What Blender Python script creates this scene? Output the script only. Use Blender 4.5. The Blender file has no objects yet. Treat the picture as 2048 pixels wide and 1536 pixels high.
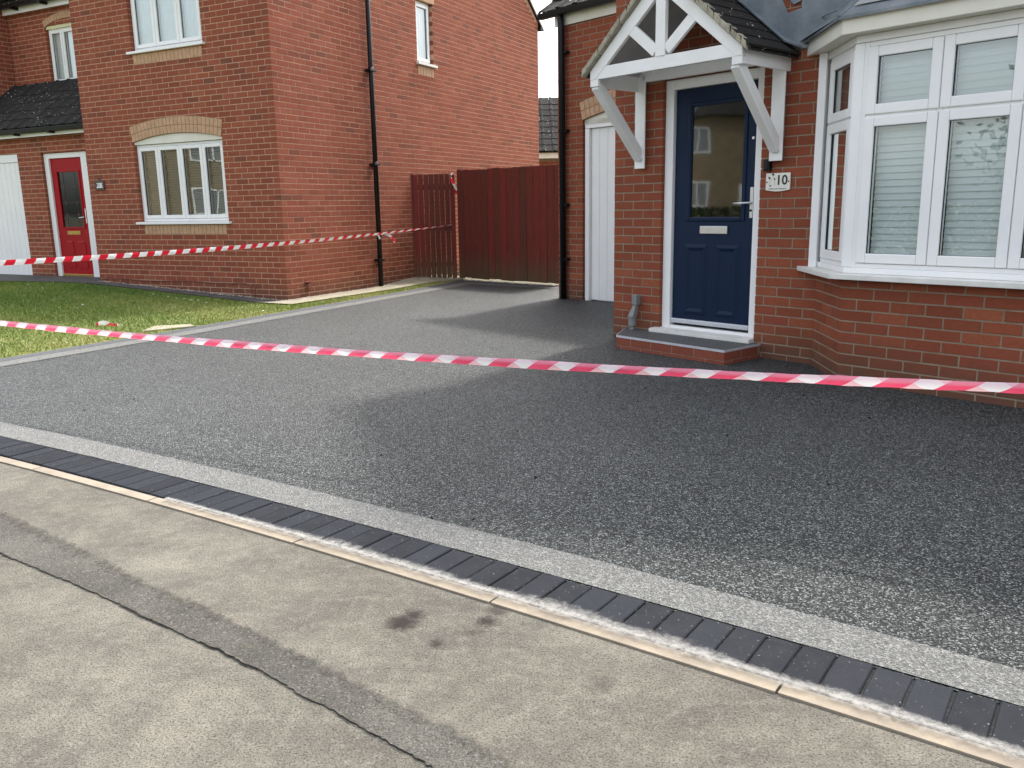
import bpy, bmesh, math, random
import numpy as np
from mathutils import Vector, Matrix, Euler
random.seed(7); RS=np.random.RandomState(7)
# ------------------------------------------------------------------ camera, world, sun, exposure
SC=bpy.context.scene
EYE=1.22
A10=math.radians(-48.65); A12=math.radians(-27.55)
FPX=1679.6; PIT=math.radians(11.872); ROL=math.radians(-.9714)
_fw=np.array([0,math.cos(PIT),-math.sin(PIT)]); _rt=np.array([1.,0,0]); _up=np.cross(_rt,_fw)
_r2=math.cos(ROL)*_rt+math.sin(ROL)*_up; _u2=-math.sin(ROL)*_rt+math.cos(ROL)*_up
cam=bpy.data.cameras.new('camera'); co=bpy.data.objects.new('camera',cam); SC.collection.objects.link(co)
cam.sensor_width=36; cam.lens=FPX/2048*36; cam.clip_start=.05; cam.clip_end=2000
m=Matrix((( _r2[0],_u2[0],-_fw[0],0),(_r2[1],_u2[1],-_fw[1],0),(_r2[2],_u2[2],-_fw[2],EYE),(0,0,0,1)))
co.matrix_world=m; SC.camera=co
W=bpy.data.worlds.new('World'); SC.world=W; W.use_nodes=True
SUN_AZ=math.atan2(.567,.824); SUN_EL=math.radians(54)
nt=W.node_tree; bgn=nt.nodes['Background']
sky=nt.nodes.new('ShaderNodeTexSky'); sky.sky_type='NISHITA'; sky.sun_disc=False
sky.sun_elevation=SUN_EL; sky.sun_rotation=SUN_AZ; sky.air_density=1.0; sky.dust_density=4.0; sky.ozone_density=1.0
hs=nt.nodes.new('ShaderNodeHueSaturation'); hs.inputs['Saturation'].default_value=.35
nt.links.new(sky.outputs[0],hs.inputs['Color']); nt.links.new(hs.outputs[0],bgn.inputs[0])
bgn.inputs[1].default_value=.15
sl=bpy.data.lights.new('sun','SUN'); sl.energy=1.3; sl.angle=math.radians(3.2); sl.color=(1,.95,.87)
so=bpy.data.objects.new('sun',sl); SC.collection.objects.link(so)
sd=Vector((math.sin(SUN_AZ)*math.cos(SUN_EL),math.cos(SUN_AZ)*math.cos(SUN_EL),math.sin(SUN_EL)))
so.rotation_euler=sd.to_track_quat('Z','Y').to_euler(); so.location=(0,0,30)
SC.view_settings.view_transform='Standard'; SC.view_settings.look='None'
SC.view_settings.exposure=1.72; SC.view_settings.gamma=1; SC.view_settings.use_curve_mapping=False
SC.render.engine='CYCLES'

# ------------------------------------------------------------------ materials
def N(t,k,**kw):
    n=t.nodes.new(k)
    for a,b in kw.items(): setattr(n,a,b)
    return n
def ramp(t,fac,stops,interp='LINEAR'):
    r=N(t,'ShaderNodeValToRGB'); r.color_ramp.interpolation=interp
    e=r.color_ramp.elements
    while len(e)<len(stops): e.new(.5)
    for i,(p,c) in enumerate(stops):
        e[i].position=p; e[i].color=(c,c,c,1) if not hasattr(c,'__len__') else (*c,1)
    t.links.new(fac,r.inputs[0]); return r.outputs[0]
def noise(t,vec,scale,det=3,rough=.6):
    n=N(t,'ShaderNodeTexNoise'); n.inputs['Scale'].default_value=scale; n.inputs['Detail'].default_value=det
    n.inputs['Roughness'].default_value=rough
    if vec is not None: t.links.new(vec,n.inputs['Vector'])
    return n.outputs[0]
def mixc(t,f,a,b,mode='MIX'):
    n=N(t,'ShaderNodeMix',data_type='RGBA',blend_type=mode)
    for sck,v in ((n.inputs[0],f),(n.inputs[6],a),(n.inputs[7],b)):
        if isinstance(v,bpy.types.NodeSocket): t.links.new(v,sck)
        elif hasattr(v,'__len__'): sck.default_value=(*v,1)
        else: sck.default_value=v
    return n.outputs[2]
def math_(t,op,a,b=0.,c=0.,clamp=False):
    n=N(t,'ShaderNodeMath',operation=op,use_clamp=clamp)
    for i,v in enumerate((a,b,c)):
        if isinstance(v,bpy.types.NodeSocket): t.links.new(v,n.inputs[i])
        else: n.inputs[i].default_value=v
    return n.outputs[0]
def base(name):
    mt=bpy.data.materials.new(name); mt.use_nodes=True; t=mt.node_tree; return mt,t,t.nodes['Principled BSDF']
def bump(t,p,h,dist,strength=1.):
    b=N(t,'ShaderNodeBump'); b.inputs['Strength'].default_value=strength; b.inputs['Distance'].default_value=dist
    t.links.new(h,b.inputs['Height']); t.links.new(b.outputs[0],p.inputs['Normal'])
def pos(t): return N(t,'ShaderNodeNewGeometry').outputs['Position']
def simple(name,c1,c2=None,scale=8,rough=.5,bd=0,bs=60,metal=0,spec=.5,det=4,lo=.35,hi=.65):
    mt,t,p=base(name); c2=c2 or c1
    v=pos(t); n=noise(t,v,scale,det)
    f=ramp(t,n,[(lo,0.),(hi,1.)])
    t.links.new(mixc(t,f,c1,c2),p.inputs['Base Color'])
    p.inputs['Roughness'].default_value=rough; p.inputs['Metallic'].default_value=metal
    p.inputs['Specular IOR Level'].default_value=spec
    if bd: bump(t,p,noise(t,v,bs,3),bd)
    return mt
def brickmat(name,cols,dirt=.5,dark=1.0,joint=(.3,.2,.14)):
    mt,t,p=base(name)
    at=N(t,'ShaderNodeAttribute',attribute_name='tint'); oi=N(t,'ShaderNodeObjectInfo')
    f=math_(t,'FRACT',math_(t,'ADD',at.outputs['Fac'],oi.outputs['Random']))
    k=len(cols); c=ramp(t,f,[(i/(k-1)*.999,cols[i]) for i in range(k)])
    v=pos(t)
    n1=noise(t,v,38,5,.7); n2=noise(t,v,260,2,.6)
    c=mixc(t,ramp(t,n1,[(.38,0.),(.72,.55)]),c,[x*.62 for x in cols[0]])
    c=mixc(t,ramp(t,n2,[(.55,0.),(.8,.35)]),c,(.33,.16,.10))
    # creases of sand-faced brick: streaks lying along the course
    mp=N(t,'ShaderNodeMapping'); mp.inputs['Scale'].default_value=(9,9,75); t.links.new(v,mp.inputs[0])
    st=noise(t,mp.outputs[0],2.2,3,.7)
    c=mixc(t,ramp(t,st,[(.56,0.),(.68,.45)]),c,[x*.45 for x in cols[0]])
    # large soft patches and splash dirt near the ground
    big=noise(t,v,1.1,3,.6)
    c=mixc(t,ramp(t,big,[(.4,0.),(.7,.35)]),c,[x*.72 for x in cols[1]])
    sep=N(t,'ShaderNodeSeparateXYZ'); t.links.new(v,sep.inputs[0])
    zz=math_(t,'ADD',sep.outputs[2],math_(t,'MULTIPLY',noise(t,v,4,4),.22))
    d=ramp(t,zz,[(.17,dirt),(.42,0.)])
    c=mixc(t,d,c,(.085,.062,.042))
    ef=noise(t,v,7,6,.75)
    c=mixc(t,ramp(t,ef,[(.69,0.),(.76,.35)]),c,(.42,.33,.27))
    t.links.new(c,p.inputs['Base Color']); p.inputs['Roughness'].default_value=.9
    p.inputs['Specular IOR Level'].default_value=.2
    h=math_(t,'ADD',math_(t,'MULTIPLY',st,.7),n2); bump(t,p,h,.0025)
    return mt
M={}
M['brick10']=brickmat('red_brick',[(.33,.092,.046),(.255,.072,.037),(.29,.08,.046),(.22,.061,.032),(.36,.11,.055),(.27,.064,.040)],.7)
M['brick12']=brickmat('red_brick_pale',[(.345,.100,.056),(.29,.080,.045),(.32,.091,.052),(.25,.073,.042),(.33,.100,.054),(.35,.112,.066),(.27,.076,.043),(.18,.070,.045)],.65)
M['buff']=simple('buff_brick',(.56,.36,.23),(.45,.28,.17),14,.9,.0015,200,spec=.2)
M['buffwall']=simple('buff_wall',(.26,.20,.125),(.20,.155,.10),3,.9,.001,100,spec=.2)
M['mortarbuff']=simple('mortar_dark_buff',(.27,.17,.105),(.33,.21,.13),9,.95,.002,220,spec=.15)
M['mortar10']=simple('mortar_brown',(.23,.18,.125),(.30,.24,.175),9,.95,.002,220,spec=.15)
M['mortar12']=simple('mortar_pink',(.48,.29,.195),(.55,.35,.245),6,.95,.002,220,spec=.15)
M['upvc']=simple('white_upvc',(.86,.86,.85),(.82,.825,.82),3,.32,spec=.5)
M['whitewood']=simple('white_painted_wood',(.85,.85,.84),(.79,.79,.77),5,.5,.0008,40)
M['cream']=simple('cream_board',(.74,.72,.63),(.68,.66,.56),4,.5)
M['yellow']=simple('pale_yellow_board',(.72,.68,.42),(.66,.62,.38),4,.5)
M['stonecap']=simple('off_white_cill',(.78,.77,.73),(.66,.65,.60),7,.5)
M['soffitgrey']=simple('grey_boarding',(.42,.41,.40),(.36,.35,.34),6,.8)
M['blackpl']=simple('black_plastic',(.004,.0045,.006),(.007,.008,.010),5,.45,spec=.3)
M['greypl']=simple('grey_plastic',(.22,.23,.23),(.17,.18,.18),12,.5)
M['blue']=simple('navy_door_paint',(.0022,.0145,.045),(.002,.013,.041),9,.5,.0006,90,spec=.22)
M['bluehi']=M['blue']
M['red']=simple('red_door_paint',(.36,.003,.008),(.32,.003,.007),9,.5,.0006,90,spec=.2)
M['chrome']=simple('brushed_silver',(.72,.73,.76),(.65,.66,.7),20,.3,metal=.9)
M['silvermatt']=simple('silver_trim',(.62,.63,.67),(.55,.56,.6),20,.4,metal=.3)
M['brass']=simple('brass',(.55,.38,.13),(.45,.3,.1),20,.3,metal=.9)
M['dark']=simple('dark_interior',(.03,.03,.03),(.04,.04,.04),2,.9)
M['lead']=simple('lead_sheet',(.125,.150,.170),(.22,.24,.255),5,.55,.006,7,metal=.15,det=6,lo=.38,hi=.7)
M['black']=simple('black_print',(.01,.01,.01))
M['fence']=None
M['tile']=None
def glassmat(name,tint=(.92,.95,.94),boost=1.5,rough=.01,extra=.09):
    mt=bpy.data.materials.new(name); mt.use_nodes=True; t=mt.node_tree; t.nodes.clear()
    o=N(t,'ShaderNodeOutputMaterial'); g=N(t,'ShaderNodeBsdfGlossy'); g.inputs['Roughness'].default_value=rough
    g.inputs['Color'].default_value=(.95,1,.99,1)
    tr=N(t,'ShaderNodeBsdfTransparent'); tr.inputs['Color'].default_value=(*tint,1)
    fr=N(t,'ShaderNodeFresnel'); fr.inputs['IOR'].default_value=1.52
    f=math_(t,'MULTIPLY_ADD',fr.outputs[0],boost,extra,clamp=True)
    v=pos(t); b=N(t,'ShaderNodeBump'); b.inputs['Distance'].default_value=.004; b.inputs['Strength'].default_value=.25
    t.links.new(noise(t,v,2.2,1),b.inputs['Height']); t.links.new(b.outputs[0],g.inputs['Normal'])
    mx=N(t,'ShaderNodeMixShader'); t.links.new(f,mx.inputs[0]); t.links.new(tr.outputs[0],mx.inputs[1]); t.links.new(g.outputs[0],mx.inputs[2])
    t.links.new(mx.outputs[0],o.inputs[0]); return mt
M['glass']=glassmat('window_glass')
M['glassdoor']=glassmat('door_glass',(.30,.31,.28),1.0,.03,.02)
def blindmat(name,c):
    mt,t,p=base(name); p.inputs['Base Color'].default_value=(*c,1); p.inputs['Roughness'].default_value=.6; return mt
M['blind']=blindmat('pale_green_blind',(.64,.70,.69)); M['blinddark']=blindmat('olive_brown_blind',(.30,.28,.21))
M['net']=simple('white_net_curtain',(.86,.90,.91),(.80,.85,.87),9,.8); M['brownblind']=blindmat('brown_blind',(.22,.19,.165))
def fencemat():
    mt,t,p=base('red_brown_stained_wood'); oi=N(t,'ShaderNodeObjectInfo'); v=pos(t)
    mp=N(t,'ShaderNodeMapping'); mp.inputs['Scale'].default_value=(26,26,1.6); t.links.new(v,mp.inputs[0])
    g=noise(t,mp.outputs[0],2.5,5,.65)
    c=mixc(t,oi.outputs['Random'],(.22,.034,.028),(.13,.040,.027))
    c=mixc(t,ramp(t,g,[(.4,0.),(.7,.6)]),c,(.065,.020,.015))
    sep=N(t,'ShaderNodeSeparateXYZ'); t.links.new(v,sep.inputs[0])
    zz=math_(t,'ADD',sep.outputs[2],math_(t,'MULTIPLY',noise(t,mp.outputs[0],1.3,4),.9))
    c=mixc(t,ramp(t,zz,[(.55,.7),(.95,0.)]),c,(.10,.085,.045))
    t.links.new(c,p.inputs['Base Color']); p.inputs['Roughness'].default_value=.75; p.inputs['Specular IOR Level'].default_value=.25
    bump(t,p,g,.003); return mt
M['fence']=fencemat()
def tilemat():
    mt,t,p=base('dark_concrete_tile'); v=pos(t); oi=N(t,'ShaderNodeObjectInfo')
    c=mixc(t,noise(t,v,6,5),(.012,.012,.012),(.032,.030,.028))
    c=mixc(t,math_(t,'MULTIPLY',oi.outputs['Random'],.4),c,(.042,.040,.037))
    l=noise(t,v,24,2,.5); c=mixc(t,ramp(t,l,[(.69,0.),(.72,1.)]),c,(.55,.55,.5))
    t.links.new(c,p.inputs['Base Color']); p.inputs['Roughness'].default_value=.95; p.inputs['Specular IOR Level'].default_value=.2
    bump(t,p,noise(t,v,120,3),.003); return mt
M['tile']=tilemat()
M['verge']=simple('weathered_mortar',(.40,.37,.28),(.24,.22,.17),12,.95,.008,30)
def resin(name,cols,scale):
    mt,t,p=base(name); v=pos(t)
    vo=N(t,'ShaderNodeTexVoronoi'); vo.inputs['Scale'].default_value=scale; t.links.new(v,vo.inputs['Vector'])
    sp=N(t,'ShaderNodeSeparateColor'); t.links.new(vo.outputs['Color'],sp.inputs[0])
    c=ramp(t,sp.outputs[0],cols)
    v2=N(t,'ShaderNodeTexVoronoi'); v2.inputs['Scale'].default_value=scale*.47; t.links.new(v,v2.inputs['Vector'])
    s2=N(t,'ShaderNodeSeparateColor'); t.links.new(v2.outputs['Color'],s2.inputs[0])
    c=mixc(t,ramp(t,s2.outputs[1],[(.5,0.),(.85,.5)]),c,cols[0][1])
    big=noise(t,v,.7,3); c=mixc(t,ramp(t,big,[(.35,.0),(.75,.05)]),c,cols[-1][1])
    t.links.new(c,p.inputs['Base Color'])
    rr=ramp(t,sp.outputs[1],[(0.,.38),(1.,.75)]); t.links.new(rr,p.inputs['Roughness'])
    bump(t,p,vo.outputs['Distance'],.006,.9)
    p.inputs['Specular IOR Level'].default_value=.35; return mt
M['resin']=resin('dark_resin_bound_gravel',[(0.,(.005,.007,.008)),(.5,(.013,.017,.018)),(.70,(.050,.058,.057)),(.88,(.17,.183,.178)),(1.,(.30,.315,.308))],190)
M['resinlight']=resin('silver_resin_bound_gravel',[(0.,(.085,.087,.084)),(.4,(.15,.153,.147)),(.8,(.215,.218,.208)),(1.,(.31,.31,.295))],190)
M['resinfar']=simple('charcoal_edge_strip',(.05,.054,.06),(.09,.095,.1),40,.8)
M['treadgrey']=resin('grey_resin_tread',[(0.,(.05,.055,.055)),(.5,(.10,.105,.105)),(1.,(.24,.25,.25))],260)
def pavermat():
    mt,t,p=base('charcoal_block'); v=pos(t); oi=N(t,'ShaderNodeObjectInfo')
    c=mixc(t,oi.outputs['Random'],(.005,.007,.011),(.015,.018,.025))
    c=mixc(t,ramp(t,noise(t,v,14,6,.7),[(.4,0.),(.75,.45)]),c,(.026,.029,.035))
    c=mixc(t,ramp(t,noise(t,v,130,2),[(.71,0.),(.74,1.)]),c,(.38,.38,.36))
    t.links.new(c,p.inputs['Base Color']); p.inputs['Roughness'].default_value=.8; p.inputs['Specular IOR Level'].default_value=.25
    bump(t,p,noise(t,v,170,4),.0012); return mt
M['paver']=pavermat()
M['kerb']=simple('buff_concrete',(.315,.265,.20),(.23,.195,.15),6,.9,.0015,160,det=6)
def pavemat():
    mt,t,p=base('worn_beige_tarmac'); v=pos(t)
    c=mixc(t,ramp(t,noise(t,v,1.3,6,.65),[(.32,0.),(.68,1.)]),(.098,.090,.074),(.258,.240,.195))
    c=mixc(t,ramp(t,noise(t,v,5.5,6,.72),[(.40,0.),(.62,.6)]),c,(.10,.094,.083))
    c=mixc(t,ramp(t,noise(t,v,23,5,.75),[(.48,0.),(.7,.55)]),c,(.28,.265,.22))
    c=mixc(t,ramp(t,noise(t,v,60,3,.7),[(.55,0.),(.72,.5)]),c,(.06,.055,.047))
    gr=noise(t,v,170,4,.85); c=mixc(t,ramp(t,gr,[(.40,.95),(.50,0.)]),c,(.035,.032,.028))
    gp=noise(t,v,150,2,.6); c=mixc(t,ramp(t,gp,[(.60,0.),(.70,.45)]),c,(.34,.32,.27))
    sp=noise(t,v,45,2,.5); c=mixc(t,ramp(t,sp,[(.735,0.),(.75,.8)]),c,(.04,.037,.033))
    # oil marks
    for (x,y,r,k) in ((-.345,2.33,.052,.95),(-.31,2.38,.036,.85),(-.09,2.33,.035,.9),(-.055,2.40,.04,.65),(-.12,2.26,.03,.5),(-.23,2.20,.022,.8),(.22,1.98,.04,.4),(.02,2.31,.01,.5)):
        vm=N(t,'ShaderNodeVectorMath',operation='DISTANCE'); t.links.new(v,vm.inputs[0]); vm.inputs[1].default_value=(x,y,0)
        dd=math_(t,'ADD',vm.outputs['Value'],math_(t,'MULTIPLY',noise(t,v,38,4,.7),.075))
        c=mixc(t,ramp(t,dd,[(r*.55+.03,k),(r+.05,0.)]),c,(.028,.020,.018))
    t.links.new(c,p.inputs['Base Color']); p.inputs['Roughness'].default_value=.9; p.inputs['Specular IOR Level'].default_value=.25
    bump(t,p,math_(t,'ADD',gr,gp),.0035); return mt
M['pave']=pavemat()
def patchmat():
    mt,t,p=base('dark_tarmac_patch'); v=pos(t)
    c=mixc(t,ramp(t,noise(t,v,2.2,6,.65),[(.32,0.),(.68,1.)]),(.072,.069,.061),(.16,.153,.132))
    gr=noise(t,v,190,3,.8); c=mixc(t,ramp(t,gr,[(.40,.8),(.52,0.)]),c,(.024,.022,.02))
    gp=noise(t,v,140,2,.6); c=mixc(t,ramp(t,gp,[(.58,0.),(.70,.7)]),c,(.27,.26,.22))
    ms=noise(t,v,7,5,.7); c=mixc(t,ramp(t,ms,[(.66,0.),(.74,.55)]),c,(.15,.13,.035))
    t.links.new(c,p.inputs['Base Color']); p.inputs['Roughness'].default_value=.9; p.inputs['Specular IOR Level'].default_value=.25
    at=N(t,'ShaderNodeAttribute',attribute_name='across')
    al_=math_(t,'SUBTRACT',math_(t,'ADD',math_(t,'MULTIPLY',noise(t,v,26,6,.8),1.3),.42),at.outputs['Fac'])
    t.links.new(ramp(t,al_,[(.0,0.),(.35,1.)]),p.inputs['Alpha'])
    bump(t,p,math_(t,'ADD',gr,gp),.005); return mt
M['patch']=patchmat()
M['crack']=simple('dark_crack_fill',(.035,.032,.027),(.11,.10,.08),60,.95,.004,90)
M['jointsand']=simple('dark_joint_sand',(.006,.006,.007),(.08,.08,.076),160,.95,lo=.5,hi=.75)
M['tarpath']=simple('dark_tarmac_path',(.060,.058,.055),(.10,.096,.09),7,.9,.003,150)
M['slab']=simple('beige_concrete_slab',(.36,.32,.23),(.24,.22,.16),5,.9,.002,120)
M['soil']=simple('lawn_soil',(.09,.12,.024),(.16,.17,.055),2,.95)
M['ground']=simple('rough_ground',(.10,.11,.06),(.14,.13,.09),1,.95)
M['gravel']=simple('pale_pebbles',(.55,.49,.42),(.22,.17,.13),30,.9)
def haunch():
    mt,t,p=base('white_mortar_smear'); v=pos(t)
    c=mixc(t,noise(t,v,40,4),(.50,.49,.465),(.40,.38,.34)); t.links.new(c,p.inputs['Base Color']); p.inputs['Roughness'].default_value=.95
    at=N(t,'ShaderNodeAttribute',attribute_name='across')
    a=math_(t,'SUBTRACT',math_(t,'ADD',math_(t,'MULTIPLY',noise(t,v,34,7,.8),2.0),-.18),at.outputs['Fac'])
    t.links.new(ramp(t,a,[(-.0+.02,0.),(.95,.68)]),p.inputs['Alpha']); return mt
M['haunch']=haunch()
def tapemat(name,folded):
    mt,t,p=base(name)
    au=N(t,'ShaderNodeAttribute',attribute_name='along').outputs['Fac']; av=N(t,'ShaderNodeAttribute',attribute_name='across').outputs['Fac']
    def stripe(sk,ph):
        x=math_(t,'FRACT',math_(t,'ADD',math_(t,'MULTIPLY_ADD',av,sk,ph),math_(t,'MULTIPLY',au,5.0)))
        return ramp(t,x,[(0.,0.),(.485,0.),(.505,1.),(.985,1.),(1.,0.)])
    if folded:
        a=stripe(-.30,0.); b=stripe(.30,.62)
        c=mixc(t,a,(.88,.86,.86),(.86,.10,.19))
        c=mixc(t,math_(t,'MULTIPLY',b,.40),c,(.84,.07,.15))
        c=mixc(t,ramp(t,av,[(.45,0.),(.75,.38)]),c,(.93,.55,.70))  # paler pink upper half: sky sheen painted in, plus the fold's white layer
    else:
        c=mixc(t,stripe(-.15,0.),(.85,.85,.85),(.72,.012,.035))
    t.links.new(c,p.inputs['Base Color']); p.inputs['Roughness'].default_value=.28
    tl=N(t,'ShaderNodeBsdfTranslucent'); t.links.new(c,tl.inputs['Color']); mx=N(t,'ShaderNodeMixShader'); mx.inputs[0].default_value=.42 if folded else .25
    t.links.new(p.outputs[0],mx.inputs[1]); t.links.new(tl.outputs[0],mx.inputs[2]); t.links.new(mx.outputs[0],t.nodes['Material Output'].inputs[0])
    return mt
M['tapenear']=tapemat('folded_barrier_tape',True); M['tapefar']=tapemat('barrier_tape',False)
def leafmat(name,c1,c2,c3):
    mt,t,p=base(name); at=N(t,'ShaderNodeAttribute',attribute_name='tint')
    t.links.new(ramp(t,at.outputs['Fac'],[(0.,c1),(.5,c2),(1.,c3)]),p.inputs['Base Color']); p.inputs['Roughness'].default_value=.6
    p.inputs['Specular IOR Level'].default_value=.3; return mt
M['grass']=leafmat('lawn_grass',(.075,.155,.022),(.18,.25,.040),(.46,.41,.15)); M['leaf']=leafmat('leaves',(.02,.04,.012),(.05,.08,.02),(.08,.11,.03))
M['bark']=simple('bark',(.06,.045,.03),(.1,.08,.06),8,.9,.01,20)
M['sign']=simple('cream_sign',(.80,.77,.70),(.76,.73,.66),20,.35); M['signgrey']=simple('faded_print',(.35,.34,.34)); M['petal']=simple('white_petals',(.8,.8,.76))
M['terracotta']=simple('terracotta_boss',(.24,.08,.05),(.17,.06,.04),20,.9)
M['orangeleaf']=simple('orange_leaf',(.5,.2,.05))

# ------------------------------------------------------------------ object helpers
ORG={}
def tag(o,label=None,cat=None,group=None,kind=None):
    if label:o['label']=label
    if cat:o['category']=cat
    if group:o['group']=group
    if kind:o['kind']=kind
    return o
def thing(name,label,cat,ang,org,group=None,kind=None):
    o=bpy.data.objects.new(name,None); SC.collection.objects.link(o)
    c,s=math.cos(ang),math.sin(ang); x,y,z=org
    o.location=(c*x-s*y,s*x+c*y,z+EYE); o.rotation_euler=(0,0,ang); o.empty_display_size=.2
    ORG[o.name]=Vector(org); return tag(o,label,cat,group,kind)
def org_of(o):
    while o and o.name not in ORG: o=o.parent
    return ORG[o.name]
class MB:
    def __init__(s): s.v=[];s.f=[];s.t=[];s.at={}
    def add(s,vs,fs,tint=0.):
        k=len(s.v); s.v+= [tuple(v) for v in vs]; s.f+=[tuple(i+k for i in f) for f in fs]; s.t+=[tint]*len(fs); return s
    def box(s,x0,x1,y0,y1,z0,z1,tint=0.):
        return s.add([(x,y,z) for z in(z0,z1) for y in(y0,y1) for x in(x0,x1)],[(0,2,3,1),(4,5,7,6),(0,1,5,4),(2,6,7,3),(0,4,6,2),(1,3,7,5)],tint)
    def prism(s,poly,vec,tint=0.):
        n=len(poly); vec=Vector(vec); a=[Vector(p) for p in poly]; b=[p+vec for p in a]
        nn=Vector((0,0,0))
        for i in range(n): nn+=a[i].cross(a[(i+1)%n])
        if nn.dot(vec)>0: a,b=a[::-1],b[::-1]
        return s.add(a+b,[tuple(range(n)),tuple(range(2*n-1,n-1,-1))]+[(i,i+n,(i+1)%n+n,(i+1)%n) for i in range(n)],tint)
    def beam(s,p,q,w,d,up=(0,0,1),tint=0.):
        p=Vector(p);q=Vector(q);ax=(q-p).normalized();u=Vector(up);sd=ax.cross(u).normalized();u2=sd.cross(ax).normalized()
        c=[p+sd*(i*w/2)+u2*(j*d/2) for i,j in((-1,-1),(1,-1),(1,1),(-1,1))]
        return s.prism(c,q-p,tint)
    def tube(s,pts,r,n=10,cap=True):
        pts=[Vector(p) for p in pts]; k=len(s.v); rr=r if hasattr(r,'__len__') else [r]*len(pts)
        for i,p in enumerate(pts):
            d=(pts[min(i+1,len(pts)-1)]-pts[max(i-1,0)]).normalized()
            a=d.cross(Vector((0,0,1))); a=a.normalized() if a.length>.05 else Vector((1,0,0)); b=d.cross(a).normalized()
            for j in range(n):
                t=2*math.pi*j/n; s.v.append(tuple(p+a*math.cos(t)*rr[i]+b*math.sin(t)*rr[i]))
        for i in range(len(pts)-1):
            for j in range(n): s.f.append((k+i*n+j,k+i*n+(j+1)%n,k+(i+1)*n+(j+1)%n,k+(i+1)*n+j)); s.t.append(0)
        if cap:
            s.f.append(tuple(k+j for j in range(n))[::-1]); e=k+(len(pts)-1)*n; s.f.append(tuple(e+j for j in range(n))); s.t+=[0,0]
        return s
    def build(s,name,mat,parent=None,bev=0,smooth=False,org=None,ang=0,label=None,cat=None,group=None,kind=None):
        if parent is not None: o0=org_of(parent)
        else: o0=Vector(org if org is not None else (0,0,-EYE))
        me=bpy.data.meshes.new(name); me.from_pydata([(v[0]-o0.x,v[1]-o0.y,v[2]-o0.z) for v in s.v],[],s.f); 
        a=me.attributes.new('tint','FLOAT','FACE'); a.data.foreach_set('value',s.t)
        for k,(dom,vals) in s.at.items():
            a=me.attributes.new(k,'FLOAT',dom); a.data.foreach_set('value',vals)
        bm=bmesh.new(); bm.from_mesh(me); bmesh.ops.recalc_face_normals(bm,faces=bm.faces); bm.to_mesh(me); bm.free()
        me.materials.append(mat); me.update()
        o=bpy.data.objects.new(name,me); SC.collection.objects.link(o)
        if parent is not None: o.parent=parent
        else:
            c,sn=math.cos(ang),math.sin(ang); o.location=(c*o0.x-sn*o0.y,sn*o0.x+c*o0.y,o0.z+EYE); o.rotation_euler=(0,0,ang); ORG[o.name]=o0
        if smooth: me.shade_smooth()
        if bev:
            b=o.modifiers.new('bevel','BEVEL'); b.width=bev; b.segments=2; b.limit_method='ANGLE'; b.angle_limit=.6
        return tag(o,label,cat,group,kind)
def rawmesh(name,vs,fs,mat,bevel=0):
    me=bpy.data.meshes.new(name); me.from_pydata(vs,[],fs)
    bm=bmesh.new(); bm.from_mesh(me); bmesh.ops.recalc_face_normals(bm,faces=bm.faces)
    if bevel: bmesh.ops.bevel(bm,geom=bm.edges[:],offset=bevel,segments=1,affect='EDGES',profile=.5)
    bm.to_mesh(me); bm.free(); me.materials.append(mat); return me
def boxmesh(name,sx,sy,sz,mat,bevel=.003):
    b=MB().box(-sx/2,sx/2,-sy/2,sy/2,-sz/2,sz/2); return rawmesh(name,b.v,b.f,mat,bevel)
def place(name,me,parent,loc,rz=0,scale=(1,1,1),rot=None,label=None):
    o=bpy.data.objects.new(name,me); SC.collection.objects.link(o); o.parent=parent
    o.location=Vector(loc)-org_of(parent); o.rotation_euler=rot if rot is not None else (0,0,rz); o.scale=scale
    if label:o['label']=label
    return o
def pxy(ang,P):
    c,s=math.cos(ang),math.sin(ang); w=np.array([c*P[0]-s*P[1],s*P[0]+c*P[1],P[2]]); z=w@_fw
    if z<.2: return None
    return 1024+FPX*(w@_r2)/z,768-FPX*(w@_u2)/z,z

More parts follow.
